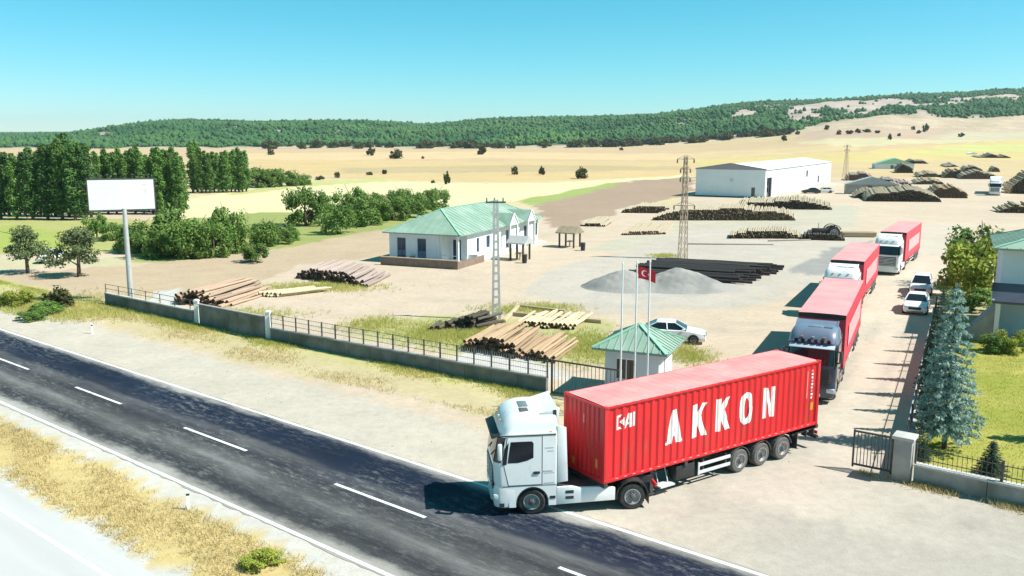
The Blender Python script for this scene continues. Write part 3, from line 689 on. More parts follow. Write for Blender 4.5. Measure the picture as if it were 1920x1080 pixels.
# ---- skeletal container trailer (x from the front of the container to its rear, y across from the near side)
CO = (3.340, 29.954)
ct = empty('container_trailer', (CO[0], CO[1], 0), YAW, 'dark three axle skeletal trailer carrying the red container', 'trailer')
f = MB()
for y_ in (.78, 1.66):
    f.prism([(0.05,1.00),(0.05,1.14),(12.35,1.14),(12.35,.86),(10.8,.74),(3.4,.62),(2.4,.98)], 'y', y_-.07, y_+.07)
for x_ in (.12, 2.3, 4.2, 6.2, 8.0, 9.3, 10.6, 12.2): f.box(x_-.08, x_+.08, .02 if x_ in (.12,4.2,12.2) else .3, 2.42 if x_ in (.12,4.2,12.2) else 2.14, .98, 1.135)
f.build('frame', M['steel_dark'], ct)
for x_ in (7.293, 8.618, 9.942):
    MB().cyl((x_,.2,.5),(x_,2.24,.5),.075,n=12).build('axle', M['steel_dark'], ct)
    for s, y_ in ((-1, .02), (1, 2.42)):
        wheel(ct, x_, y_, s, .5, .38, tyre='rubber_dusty')
        mg = MB(); q = lambda g, r_: (x_+math.cos(g)*r_, .5+math.sin(g)*r_)
        for k in range(10):
            a = R(12)+R(156)*k/10; b = R(12)+R(156)*(k+1)/10
            y0 = y_ if s < 0 else y_-.42
            mg.prism([q(a,.575), q(a,.60), q(b,.60), q(b,.575)], 'y', y0, y0+.42)
        mg.build('mudguard', M['hub'], ct, smooth=30)
for y_ in (.35, 2.08):
    l = MB().box(2.55, 2.72, y_-.07, y_+.07, .12, 1.0).box(2.45, 2.82, y_-.12, y_+.12, .06, .12).build('landing_leg', M['steel_dark'], ct)
MB().bar((2.63,.3,.5),(2.63,2.1,.5),.05,.05).bar((2.72,.35,.9),(3.5,.7,.7),.05,.05).build('leg_brace', M['steel_dark'], ct)
MB().box(3.75, 4.75, .10, .55, .42, .98).build('tool_box', M['black'], ct, bevel=.02)
for y_, s in ((.03, -1), (2.36, 1)):
    g = MB()
    for z_ in (.52, .84): g.box(4.95, 6.72, y_, y_+.035, z_-.07, z_+.06)
    g.box(4.88, 4.96, y_-.002, y_+.04, .42, .93)
    g.build('side_guard', M['alu'], ct)
    for x_ in (5.2, 6.5): MB().box(x_-.03, x_+.03, y_+.04 if s < 0 else y_-.5, y_+.5 if s < 0 else y_, .5, .98).build('guard_bracket', M['steel_dark'], ct)
MB().box(2.9, 3.65, .05, .45, .30, .36).bar((3.0,.3,.36),(3.0,.5,.9),.03,.03).bar((3.5,.3,.36),(3.5,.5,.9),.03,.03).build('spare_rack', M['alu'], ct)
MB().cyl((5.1,1.1,.62),(6.6,1.1,.62),.2,n=16).build('air_tank', M['steel_dark'], ct)
MB().box(12.22, 12.36, .05, 2.39, .48, .62).box(12.2,12.3,.7,.8,.6,.9).box(12.2,12.3,1.64,1.74,.6,.9).build('rear_bumper', M['black'], ct)
for y_ in (.12, 1.86):
    tl = MB().box(12.36, 12.40, y_, y_+.45, .64, .78).build('tail_lamp', M['flag_red'], ct)
    MB().prism([(10.65,.95),(12.2,1.0),(12.2,.93),(10.65,.88)], 'y', y_, y_+.42).build('rear_guard', M['black'], ct)
    MB().box(11.0, 11.03, y_, y_+.42, .22, .9).build('mud_flap', M['black'], ct)
for x_ in (10.9, 11.5, 12.0): MB().box(x_, x_+.06, .04, .3, .72, .98).build('lamp_bracket', M['steel_dark'], ct)

# ---- 40 ft high cube container
cn = empty('shipping_container', (CO[0], CO[1], 1.164), YAW, 'long red corrugated shipping container lettered AKKON riding on the near truck', 'container')
L_, W_, H_ = 12.192, 2.438, 2.896
DEP = .045; PIT = .36
def corr(x0, x1, pit, dep):                  # breakpoints (x, depth) of a trapezoid corrugation
    pts = []; x = x0
    n = int(round((x1-x0)/pit)); pit = (x1-x0)/n
    for k in range(n):
        a = x0+k*pit; pts += [(a, 0), (a+pit*.30, 0), (a+pit*.50, dep), (a+pit*.80, dep)]
    pts.append((x1, 0)); return pts
SIDE = corr(.16, L_-.16, PIT, DEP)
def sheet(pts, put, z0, z1):
    mb = MB(); vs_ = []
    for (a, d) in pts: vs_ += [put(a, d, z0), put(a, d, z1)]
    return mb.add(vs_, [(2*i, 2*i+2, 2*i+3, 2*i+1) for i in range(len(pts)-1)])
sheet(SIDE, lambda a, d, z: (a, .030+d, z), .14, H_-.10).build('side_panel', M['red'], cn)
sheet(SIDE, lambda a, d, z: (a, W_-.030-d, z), .14, H_-.10).build('side_panel', M['red'], cn)
ENDP = corr(.16, W_-.16, .25, .045)
sheet(ENDP, lambda a, d, z: (.03+d, a, z), .14, H_-.10).build('front_panel', M['red'], cn)
rf = MB(); RP = corr(.10, L_-.10, .42, .007); vs_ = []
for a, d in RP: vs_ += [(a, .06, H_-.012-d), (a, W_/2, H_+.004-d), (a, W_-.06, H_-.012-d)]
rf.add(vs_, [(3*i, 3*i+3, 3*i+4, 3*i+1) for i in range(len(RP)-1)]+[(3*i+1, 3*i+4, 3*i+5, 3*i+2) for i in range(len(RP)-1)])
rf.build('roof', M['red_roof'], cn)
for x_ in (0, L_-.16):
    for y_ in (0, W_-.16): MB().box(x_, x_+.16, y_, y_+.16, .12, H_-.12).build('corner_post', M['red'], cn, bevel=.012)
    for y_ in (-.004, W_-.162):
        for z_ in (-.002, H_-.118):
            c = MB().box(x_-.004, x_+.166, y_, y_+.166, z_, z_+.122).build('corner_casting', M['red'], cn, bevel=.012)
            MB().box(x_+.04, x_+.12, (y_-.002 if y_ < 1 else y_+.16), (y_+.006 if y_ < 1 else y_+.168), z_+.035, z_+.085).build('casting_slot', M['black'], c)
for y_ in (0, W_-.06):
    MB().box(.16, L_-.16, y_, y_+.06, H_-.10, H_-.02).build('top_rail', M['red'], cn, bevel=.01)
    b = MB().box(.16, L_-.16, y_, y_+.06, .0, .145); b.build('bottom_rail', M['red'], cn, bevel=.01)
for k in range(27): MB().box(.55+.42*k, .68+.42*k, -.004, .0, .085, .115).build('rail_lug', M['curtain_pale'], cn)
for x_ in (0, L_-.06):
    MB().box(x_, x_+.06, .16, W_-.16, H_-.10, H_-.02).build('end_rail', M['red'], cn); MB().box(x_, x_+.06, .16, W_-.16, 0, .145).build('end_rail', M['red'], cn)
MB().box(.2, L_-.2, .07, W_-.07, .02, .12).build('floor', M['steel_dark'], cn)
for k in range(2):
    dr = MB().box(L_-.05, L_-.01, .17+k*1.05, 1.21+k*1.05, .15, H_-.11).build('door', M['red'], cn)
    for yy_ in (.4, .8): MB().cyl((L_+.02, .17+k*1.05+yy_, .15), (L_+.02, .17+k*1.05+yy_, H_-.12), .02, n=8).build('lock_rod', M['alu'], dr)
# painted lettering follows the corrugation: convex strokes clipped to each facet
def clip(poly, x, keep_right):
    o_ = []
    for i in range(len(poly)):
        a, b = poly[i], poly[(i+1) % len(poly)]
        ia = (a[0] >= x) == keep_right or a[0] == x; ib = (b[0] >= x) == keep_right or b[0] == x
        if ia: o_.append(a)
        if ia != ib:
            t = (x-a[0])/(b[0]-a[0]); o_.append((x, a[1]+(b[1]-a[1])*t))
    return o_
def paint(name, polys, m, pts=SIDE, put=lambda a, d, z, o: (a, .030+d-o, z)):
    mb = MB()
    for j, poly in enumerate(polys):
        off = .003+.0012*j
        for (x0, d0), (x1, d1) in zip(pts[:-1], pts[1:]):
            if x1-x0 < 1e-6: continue
            pc = clip(clip(poly, x0, True), x1, False)
            if len(pc) < 3: continue
            ar = sum(pc[i][0]*pc[(i+1)%len(pc)][1]-pc[(i+1)%len(pc)][0]*pc[i][1] for i in range(len(pc)))
            if abs(ar) < 1e-7: continue
            mb.add([put(a, d0+(d1-d0)*(a-x0)/(x1-x0), z, off) for a, z in pc], [tuple(range(len(pc)))])
    return mb.build(name, m, cn)
def bar2(a, b, wd):
    a = Vector(a); b = Vector(b); d = (b-a).normalized(); n = Vector((-d.y, d.x))*wd/2
    return [tuple(a+n), tuple(a-n), tuple(b-n), tuple(b+n)]
def rect(x0, x1, z0, z1): return [(x0,z0),(x1,z0),(x1,z1),(x0,z1)]
z0, z1 = .86, 2.20; T_ = .28
def LA(x): return [[(x,z0),(x+T_,z0),(x+.52,z1),(x+.28,z1)], [(x+.8-T_,z0),(x+.8,z0),(x+.52,z1),(x+.28,z1)], rect(x+.2,x+.6,z0+.30,z0+.50), rect(x-.06,x+.28,z0,z0+.10), rect(x+.52,x+.86,z0,z0+.10)]
def LK(x): return [rect(x,x+T_,z0,z1), [(x+.2,z0+.52),(x+.2,z0+.86),(x+.50,z1),(x+.78,z1)], [(x+.24,z0+.60),(x+.44,z0+.90),(x+.82,z0),(x+.50,z0)]]
def LO(x):
    cx, cz = x+.37, (z0+z1)/2; P = []; n = 16
    for k in range(n):
        a = 2*math.pi*k/n; b = 2*math.pi*(k+1)/n
        f1 = lambda g, rx, rz: (cx+math.copysign(abs(math.cos(g))**.75, math.cos(g))*rx, cz+math.copysign(abs(math.sin(g))**.75, math.sin(g))*rz)
        P.append([f1(a,.15,.44), f1(a,.38,.68), f1(b,.38,.68), f1(b,.15,.44)])
    return P
def LN(x): return [rect(x,x+.20,z0+.03,z1), rect(x+.50,x+.70,z0+.03,z1), [(x+.02,z1),(x+.24,z1),(x+.68,z0+.03),(x+.46,z0+.03)]]
for x_, L in ((3.10, LA), (4.46, LK), (5.80, LK), (7.18, LO), (8.58, LN)): paint('letter', L(x_), M['letter'])
# small mark near the front top corner
lx, lz, lh = .58, 1.94, .54
paint('owner_mark', [rect(lx,lx+.09,lz,lz+lh), [(lx,lz+lh-.09),(lx+.20,lz+lh-.09),(lx+.27,lz+lh),(lx,lz+lh)], [(lx,lz),(lx+.27,lz),(lx+.20,lz+.09),(lx,lz+.09)],
      [(lx+.17,lz+.27),(lx+.37,lz+.10),(lx+.37,lz+.44)]], M['letter'])
paint('owner_mark', [[(lx+.38,lz),(lx+.48,lz),(lx+.70,lz+lh),(lx+.58,lz+lh)], rect(lx+.62,lx+.72,lz,lz+lh), rect(lx+.46,lx+.72,lz+.11,lz+.20)], M['letter'])
paint('owner_mark', [rect(lx+.80,lx+.92,lz,lz+lh)], M['letter'])
# code column and orange placard at the rear of the side
r_ = random.Random(3)
paint('code_text', [rect(11.36, 11.40, 1.30+.0, 2.52)], M['curtain_pale'])
for k in range(9): paint('code_text', [rect(11.64, 11.64+.09+.05*r_.random(), 2.45-.15*k, 2.54-.15*k)], M['letter'] if k % 3 else M['curtain_pale'])
paint('placard', [rect(11.66, 11.90, .72, 1.06)], M['orange'])
endput = lambda a, d, z, o: (.03+d-o, a, z)
paint('placard', [rect(.42, .60, .46, .80)], M['orange'], ENDP, endput); paint('placard', [rect(1.78, 1.96, .22, .50)], M['orange'], ENDP, endput)
paint('code_text', [rect(1.22,1.27,2.0,2.35)], M['curtain_pale'], ENDP, endput)
for k in range(3): paint('code_text', [rect(.52+.0*k, .56, 1.0+.4*k, 1.3+.4*k)], M['curtain_pale'], ENDP, endput)

# ---- curtain-sided trailers and their tractors waiting in the drive
def curtain_trailer(loc, yaw, label, panel=True):
    """x from front wall to rear, y = 0 on the centre line"""
    t = empty('curtain_trailer', (*loc, 0), yaw, label, 'trailer', 'red trailers queuing in the drive')
    Lc, hw, zb, zt = 13.4, 1.275, 1.02, 3.98
    MB().box(.03, Lc-.03, -hw+.04, hw-.04, zb-.12, zb+.02).build('deck', M['steel_dark'], t)
    for s in (1,-1):
        cs = MB(); n = 60; vs_ = []
        for i in range(n+1):
            x_ = .06+(Lc-.12)*i/n; o = .02*math.sin(i*1.9)+.012*math.sin(i*.7)
            for k in range(5): vs_.append((x_, s*(hw-.02+o*(.4+.6*math.sin(math.pi*k/4))), zb-.1+(zt-.12-zb+.1)*k/4))
        cs.add(vs_, [(5*i+k, 5*i+5+k, 5*i+6+k, 5*i+k+1) for i in range(n) for k in range(4)])
        c = cs.build('curtain', M['curtain'], t, smooth=60)
        MB().box(.0, Lc, min(s*(hw-.06), s*hw), max(s*(hw-.06), s*hw), zt-.16, zt-.02).build('cant_rail', M['curtain'], t)
        for k in range(22): MB().box(.4+.6*k, .46+.6*k, min(s*(hw+.022),s*(hw+.03)), max(s*(hw+.022),s*(hw+.03)), zb-.16, zb+.22).build('strap', M['hub'], c)
        if panel: MB().box(2.2, Lc-2.0, min(s*(hw+.018),s*(hw+.026)), max(s*(hw+.018),s*(hw+.026)), zb+.75, zb+2.0).build('printed_panel', M['curtain_pale'], c)
        g = MB()
        for z_ in (.50, .80): g.box(4.6, 7.9, min(s*1.18,s*1.215), max(s*1.18,s*1.215), z_-.05, z_+.05)
        g.build('side_guard', M['alu'], t)
        MB().box(2.6, 2.75, s*.75-.07, s*.75+.07, .12, 1.0).build('landing_leg', M['steel_dark'], t)
        for x_ in (8.9, 10.2, 11.5):
            wheel(t, x_, s*1.25, s, .49, .38, tyre='rubber_dusty')
        MB().box(Lc-.05, Lc, min(s*.05,s*1.2), max(s*.05,s*1.2), zb, zt-.1).build('rear_door', M['curtain'], t)
        MB().box(Lc, Lc+.04, min(s*.7,s*1.15), max(s*.7,s*1.15), .62, .78).build('tail_lamp', M['flag_red'], t)
    MB().box(0, .06, -hw+.01, hw-.01, zb-.1, zt-.28).build('front_wall', M['curtain'], t)
    MB().box(-.03, .03, -hw+.03, hw-.03, zt-.28, zt-.03).build('front_header', M['black'], t)
    ro = MB(); n = 40; vs_ = []
    for i in range(n+1):
        x_ = Lc*i/n; d = -.012*abs(math.sin(i*math.pi/4))
        vs_ += [(x_, -hw, zt-.015), (x_, -.6, zt+.012+d), (x_, .6, zt+.012+d), (x_, hw, zt-.015)]
    ro.add(vs_, [(4*i+k, 4*i+4+k, 4*i+5+k, 4*i+k+1) for i in range(n) for k in range(3)])
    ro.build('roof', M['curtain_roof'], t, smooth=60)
    fr = MB()
    for y_ in (-.5, .5): fr.box(.2, Lc-.1, y_-.06, y_+.06, .66, .9)
    for x_ in (8.9, 10.2, 11.5): fr.cyl((x_,-1.1,.49),(x_,1.1,.49),.07,n=10)
    fr.box(Lc-.1, Lc-.02, -1.15, 1.15, .42, .55); fr.build('frame', M['steel_dark'], t)
    return t
def rig(fx, fy, ang, lab_t, lab_c, paint, visor, **kw):
    yaw = R(ang); e = (math.cos(yaw), math.sin(yaw))
    curtain_trailer((fx, fy), yaw, lab_c)
    return tractor('tractor_unit', (fx+e[0]*.95, fy+e[1]*.95, 0), yaw+math.pi, lab_t, paint, visor, group='tractor units queuing in the drive', **kw)
rig(17.25, 47.40, 64.5, 'dark blue grey truck cab with pale roof visor right behind the container truck', 'red curtain trailer behind the dark cab, first in the queue', 'navy_cab', 'pale_visor', roofbar=True, roofpaint='mid_blue')
rig(26.75, 68.7, 62.5, 'white truck cab seen only over the first red trailer roof', 'red curtain trailer in the middle of the queue', 'white', 'white')
rig(39.7, 90.1, 59.0, 'white truck cab with glossy windscreen last in the queue', 'red curtain trailer at the back of the queue', 'white', 'white')

# ------------------------------------------------------------------ buildings
def gx(o, ax, ay, *p): pass
def wall_openings(mb, L, z0, z1, th, ops):
    """a wall along x (0..L), outer face at y=0, with real openings (x0,x1,z0,z1)"""
    xs = sorted({0, L} | {o[0] for o in ops} | {o[1] for o in ops}); zs = sorted({z0, z1} | {o[2] for o in ops} | {o[3] for o in ops})
    for a, b in zip(xs[:-1], xs[1:]):
        run = None
        for c, d in zip(zs[:-1], zs[1:]):
            hole = any(o[0] <= a+1e-6 and o[1] >= b-1e-6 and o[2] <= c+1e-6 and o[3] >= d-1e-6 for o in ops)
            if not hole: mb.box(a, b, 0, th, c, d)
def window_in(par, x0, x1, z0, z1, y=.08, frame='white', mull=1, glass='glass', name='window', lower=None):
    wdw = MB().box(x0, x0+.07, y, y+.06, z0, z1).box(x1-.07, x1, y, y+.06, z0, z1).box(x0+.07, x1-.07, y, y+.06, z1-.07, z1).box(x0+.07, x1-.07, y, y+.06, z0, z0+.07)
    for k in range(mull): xm = x0+(x1-x0)*(k+1)/(mull+1); wdw.box(xm-.03, xm+.03, y+.002, y+.05, z0+.07, z1-.07)
    o = wdw.build(name, M[frame], par)
    n = mull+1
    for k in range(n):
        a = x0+(x1-x0)*k/n; b = x0+(x1-x0)*(k+1)/n
        zz = z0+.07
        if lower: MB().box(a+.06, b-.06, y+.015, y+.035, zz, lower).build('panel', M['door_blue'], o); zz = lower
        MB().box(a+.05, b-.05, y+.02, y+.03, zz, z1-.06).build('pane', M[glass], o)
    return o
def hip_roof(par, x0, x1, y0, y1, ze, zr, mname='roof_green', ridge_axis='y', step=.5):
    """standing-seam hip roof; ridge along y"""
    r_ = MB(); xm = (x0+x1)/2; hw = (x1-x0)/2
    a = min(hw, (y1-y0)/2-.01)
    P = dict(a=(x0,y0,ze), b=(x1,y0,ze), c=(x1,y1,ze), d=(x0,y1,ze), e=(xm,y0+a,zr), f=(xm,y1-a,zr))
    r_.add([P[k] for k in 'abcdef'], [(0,1,4),(1,2,5,4),(2,3,5),(3,0,4,5)])
    r_.box(x0,x1,y0,y1,ze-.12,ze-.004)
    o = r_.build('roof', M[mname], par)
    sl = (zr-ze)/hw
    caps = [(P['a'],P['e']),(P['b'],P['e']),(P['c'],P['f']),(P['d'],P['f'])]+([(P['e'],P['f'])] if a < (y1-y0)/2-.02 else [])
    for p, q in caps: MB().bar(Vector(p)+Vector((0,0,.02)), Vector(q)+Vector((0,0,.02)), .22, .06).build('ridge_cap', M['roof_rib'], o)
    y = y0+step
    while y < y1-.1:
        run = min(hw, y-y0, y1-y)
        for s in (-1, 1): MB().bar((xm+s*hw, y, ze+.015), (xm+s*(hw-run), y, ze+sl*run+.015), .05, .05).build('seam', M[mname], o)
        y += step
    x = x0+step
    while x < x1-.1:
        run = min(a, (x-x0), (x1-x))*1.0
        for s in (0, 1):
            yb = y0 if s == 0 else y1; d = 1 if s == 0 else -1
            MB().bar((x, yb, ze+.015), (x, yb+d*run, ze+sl*run+.015), .05, .05).build('seam', M[mname], o)
        x += step
    return o

# green-roofed office: local x along the short shaded front, y back along the long sunlit side
BA = math.atan2(93.4-96.6, -6.1+13.6)            # direction of the short front
ob = empty('office_building', (-13.7, 96.5, 0), BA, 'white single storey office with green hipped roof left of the yard', 'building')
BW, BL, BH = 8.6, 23.5, 3.35
wf = MB(); wall_openings(wf, 6.2, .25, BH, .25, [(1.0,2.1,.55,2.75),(3.55,4.65,.55,2.75)]); wfo = wf.build('wall', M['wall_shade_blue'], ob)
for a in (1.0, 3.55): window_in(ob, a, a+1.1, .55, 2.75, .10, 'door_blue', 1, 'glass_blue', 'window', 1.35)
def side_wall(L, y0, ops, m, x):                   # sunlit long side: rotate local frame by 90 deg
    p = empty('wall_frame', (x, y0, 0), math.pi/2); return p
sw = MB(); ops = [(2.4,3.1,.3,2.5),(5.0,6.0,1.1,2.5),(10.6,11.7,.4,2.6),(16.4,17.6,.4,2.6),(20.2,21.1,1.0,2.6)]
tmp = MB(); wall_openings(tmp, BL-2.2, .25, BH, .25, ops)
swm = MB(); swm.add([(BW-p[1], 2.2+p[0], p[2]) for p in tmp.v], tmp.f); swm.build('wall', M['white_wall'], ob)
for o_ in ops:
    wo_ = MB(); a, b, c, d = o_; X = BW-.10
    wo_.box(X-.06, X, 2.2+a, 2.2+a+.07, c, d).box(X-.06, X, 2.2+b-.07, 2.2+b, c, d).box(X-.06, X, 2.2+a+.07, 2.2+b-.07, d-.07, d).box(X-.06, X, 2.2+a+.07, 2.2+b-.07, c, c+.07)
    w1 = wo_.build('window', M['door_blue'], ob); MB().box(X-.04, X-.03, 2.2+a+.06, 2.2+b-.06, c+.06, d-.06).build('pane', M['glass_blue'], w1)
MB().box(0, .25, .25, BL, .25, BH).build('wall', M['wall_shade_blue'], ob); MB().box(.25, BW-.25, BL-.25, BL, .25, BH).build('wall', M['white_wall'], ob)
MB().box(6.2, 6.45, .25, 2.2, .25, BH).build('wall', M['white_wall'], ob); MB().box(6.45, BW-.25, 2.2, 2.45, .25, BH).build('wall', M['wall_shade_blue'], ob)
dd = MB().box(6.9, 7.8, 2.14, 2.2, .3, 2.5).build('door', M['glass'], ob)
MB().box(BW-.25, BW, 0, .25, .25, BH).build('porch_column', M['white_wall'], ob)
MB().box(6.45, BW-.28, .05, .11, .95, 1.02).box(6.45,BW-.28,.06,.10,.6,.66).build('porch_rail', M['wall_shade_blue'], ob)
MB().box(-.1, BW+1.2, -.5, BL, 0, .25).build('plinth', M['coping'], ob)
hip_roof(ob, -.55, BW+.55, -.55, BL+.5, BH, BH+2.35, step=.9)
for y_ in (12.9, 18.6):                            # two little gabled porches on the long side
    g = MB(); x1 = BW+1.15; zt = BH+1.35
    g.add([(BW-2.2,y_,zt),(x1,y_-1.35,BH-.05),(x1,y_,zt),(x1,y_+1.35,BH-.05),(BW-.6,y_-1.35,BH-.05),(BW-.6,y_+1.35,BH-.05)], [(0,4,1,2),(0,2,3,5)])
    gr_ = g.build('porch_roof', M['roof_green'], ob)
    MB().prism([(y_-1.2,BH-.05),(y_+1.2,BH-.05),(y_,zt-.14)], 'x', x1-.16, x1-.08).build('gable', M['white_wall'], gr_)
    for s in (-1.1, 1.1): MB().box(x1-.28, x1-.06, y_+s-.11, y_+s+.11, .25, BH-.05).build('porch_column', M['white_wall'], ob)
    MB().bar((x1-.04,y_-1.35,BH-.03),(x1-.04,y_,zt+.03),.12,.1).bar((x1-.04,y_+1.35,BH-.03),(x1-.04,y_,zt+.03),.12,.1).build('barge_board', M['white'], gr_)
MB().box(1.9,2.3,3.0,3.4,4.3,4.9).build('chimney', M['white_wall'], ob)
MB().box(BW+.05, BW+1.1, 2.5, 9.4, .25, .95).build('terrace_wall', M['white_wall'], ob)
for a in (1.4, 3.0): MB().lathe_y(0,0,[(0,.01)],3) if 0 else MB().cyl((a+.1,-.35,.25),(a+.1,-.35,.75),.2,.28,10).build('planter', M['black'], ob)
# low brown wall in front of the office
lw = tag(MB().box(0, 9.4, -1.1, -.85, 0, .85).box(9.15, 9.4, -.85, 5.5, 0, .75).build('garden_wall', M['brown_wall']), 'low brown wall along the front of the green roofed office', 'wall')
lw.location = (-13.9, 94.9, 0); lw.rotation_euler = (0,0,BA)
MB().box(-.02, 9.42, -1.14, -.81, .85, .93).build('coping', M['rust'], lw)

# gate kiosk
kk = empty('gate_kiosk', (6.85, 45.5, 0), R(-24), 'small white kiosk with green pyramid roof behind the flagpoles', 'kiosk')
w_ = MB(); wall_openings(w_, 2.9, 0, 2.62, .15, [(.55,1.75,1.0,2.2)])
k1 = MB().add([(p[0]-1.45, p[1]-1.45, p[2]) for p in w_.v], w_.f).build('wall', M['wall_shade_blue'], kk)
wn_ = window_in(kk, -.90, .30, 1.0, 2.2, -1.40, 'white', 1, 'glass')
tmp = MB(); wall_openings(tmp, 2.6, 0, 2.62, .15, [(.4,1.2,.05,2.1)])
MB().add([(1.45-p[1], -1.3+p[0], p[2]) for p in tmp.v], tmp.f).build('wall', M['white_wall'], kk)
MB().box(1.36,1.40,-.88,-.12,.05,2.08).build('door', M['white'], kk)
MB().box(-1.45,-1.30,-1.3,1.3,0,2.62).box(-1.45,1.45,1.3,1.45,0,2.62).build('wall', M['white_wall'], kk)
MB().box(-1.95,1.95,-1.95,1.95,2.62,2.74).build('fascia', M['hub'], kk)
hip_roof(kk, -2.0, 2.0, -2.0, 2.0, 2.752, 3.80, step=.4)

# warehouse: front gable on the left, long sunlit side running right
wh = empty('warehouse', (43.8, 208.5, 0), R(-30), 'large white sheet metal warehouse with low gable beyond the yard', 'building')
fwW, fwL, eh, rh = 16.4, 80.0, 6.4, 7.7
MB().box(0, fwW, 0, .25, 0, eh).build('front_wall', M['warehouse'], wh)
MB().prism([(-.2,eh),(fwW+.2,eh),(fwW+.2,eh+.25),(fwW/2,rh+.25),(-.2,eh+.25)], 'y', -.06, .24).build('gable_trim', M['wh_trim'], wh)
for k in range(15): MB().box(1.0*k+.3, 1.0*k+.36, -.03, 0, .2, eh-.1).build('sheet_rib', M['warehouse'], wh)
MB().box(13.3, 14.1, -.06, 0, .1, 2.4).build('door', M['hub'], wh)
sg = MB().cyl((8.6,-.05,4.0),(8.6,-.02,4.0),.42,n=16).build('emblem', M['alu'], wh)
tmp = MB(); ops = [(1.2,6.0,0,4.6),(44,46.5,3.2,5.0),(60,62.5,1.0,3.0)]; wall_openings(tmp, fwL, 0, eh, .25, ops)
MB().add([(fwW-p[1], p[0]+.25, p[2]) for p in tmp.v], tmp.f).build('side_wall', M['warehouse'], wh)
for a,b,c,d in ops: MB().box(fwW-.5, fwW-.4, a+.25, b+.25, c, d).build('opening_door', M['glass'], wh)
for k in range(36): MB().box(fwW, fwW+.04, 6.6+1.8*k, 6.68+1.8*k, .2, eh-.1).build('sheet_rib', M['warehouse'], wh)
MB().box(0,.25,.25,fwL,0,eh).box(.25,fwW-.25,fwL-.25,fwL,0,eh).build('back_wall', M['warehouse'], wh)
r_ = MB(); r_.add([(-.3,-.1,eh+.05),(fwW/2,-.1,rh),(fwW+.3,-.1,eh+.05),(-.3,fwL+.2,eh+.05),(fwW/2,fwL+.2,rh),(fwW+.3,fwL+.2,eh+.05)], [(0,1,4,3),(1,2,5,4)]); r_.build('roof', M['warehouse'], wh)
MB().box(-.2, fwW+.2, -.5, 0, 0, .25).build('plinth', M['hub'], wh)

# house at the right edge: two storeys, green roof, lean-to porch
hs_ = empty('house', (32.9, 57.6, 0), R(-27), 'pale house with green roof and porch at the right edge', 'building')
w_ = MB(); wall_openings(w_, 13, 0, 6.2, .25, [(1.8,3.6,4.2,5.5),(7.0,8.6,4.2,5.5),(2.6,3.9,.1,2.5),(6.0,8.0,.9,2.4)])
MB().add([(p[0], p[1]+1.8, p[2]) for p in w_.v], w_.f).build('wall', M['wall_shade_blue'], hs_)
window_in(hs_, 1.8,3.6,4.2,5.5, 1.88, 'white', 1); window_in(hs_, 7.0,8.6,4.2,5.5, 1.88, 'white', 1); window_in(hs_, 6.0,8.0,.9,2.4,1.88,'white',1)
MB().box(2.6,3.9,1.9,1.96,.1,2.5).build('door', M['door_blue'], hs_)
MB().box(0,.25,2.05,9.6,0,6.2).build('wall', M['wall_shade_blue'], hs_); MB().box(.25,12.75,9.35,9.6,0,6.2).box(12.75,13,2.05,9.6,0,6.2).build('wall', M['white_wall'], hs_)
hip_roof(hs_, -.6, 13.6, 1.2, 10.3, 6.2, 8.4, step=.8)
pr = MB().add([(-.5,1.78,3.75),(9,1.78,3.75),(9,-.7,2.85),(-.5,-.7,2.85)], [(0,1,2,3)]).box(-.5,9,-.72,-.62,2.7,2.86).build('porch_roof', M['navy_cab'], hs_)
MB().box(-.5,-.35,-.6,1.78,2.75,2.95).build('barge_board', M['white'], pr)
for a in (-.25, 4.2, 8.7): MB().box(a, a+.28, -.5, -.22, 0, 2.75).build('porch_column', M['white_wall'], hs_)
MB().prism([(-.25,0),(-2.3,0),(-.25,2.4)], 'y', -.3, 1.6).build('stair_flank', M['concrete'], hs_)
MB().box(-.4,9,-.7,1.79,0,.16).build('porch_floor', M['coping'], hs_)

# ------------------------------------------------------------------ boundary walls, gate, poles
def seg_frame(name, A, B, label, cat):
    d = (Vector(B)-Vector(A)); o = empty(name, (A[0], A[1], 0), math.atan2(d.y, d.x), label, cat); return o, d.length
# left stretch: low wall with coping and rail, up to the white post
o, L = seg_frame('boundary_wall', FA, (-23.6, 63.3), 'low wall with pale coping and thin rail under the billboard', 'wall')
MB().box(0,L,-.12,.12,0,.95).build('wall', M['concrete_dark'], o); MB().box(0,L,-.17,.17,.95,1.03).build('coping', M['coping'], o)
for k in range(int(L/2)+1): MB().box(2*k,2*k+.05,-.025,.025,1.03,1.75).build('rail_post', M['iron'], o)
for z_ in (1.35,1.72): MB().box(0,L,-.015,.015,z_,z_+.03).build('rail', M['iron'], o)
gp = tag(MB().box(-.16,.16,-.16,.16,0,1.75).prism([(-.2,1.75),(.2,1.75),(.12,1.86),(-.12,1.86)],'y',-.2,.2).build('gate_post', M['white_wall']), 'white post between the low wall and the solid grey wall', 'post')
gp.location = (-23.3, 63.05, 0)
o, L = seg_frame('boundary_wall', (-23.0, 62.8), FB, 'solid grey wall between the white post and the railing', 'wall')
n = int(L/1.5)
for k in range(n): MB().box(L*k/n+.012,L*(k+1)/n-.012,-.08,.08,0,1.50+.02*(k%2)).build('panel', M['concrete_dark'], o)
MB().box(-.05,L+.05,-.12,.12,1.53,1.60).build('coping', M['concrete'], o)
gp2 = tag(MB().box(-.16,.16,-.16,.16,0,1.9).prism([(-.2,1.9),(.2,1.9),(.12,2.0),(-.12,2.0)],'y',-.2,.2).build('gate_post', M['white_wall']), 'white post where the railing begins', 'post')
gp2.location = (FB[0]+.15, FB[1]-.1, 0)
o, L = seg_frame('boundary_railing', (FB[0]+.4, FB[1]-.3), (FC[0]-.4, FC[1]+.3), 'dark wall topped by wire railing behind the log stack', 'fence')
n = 12
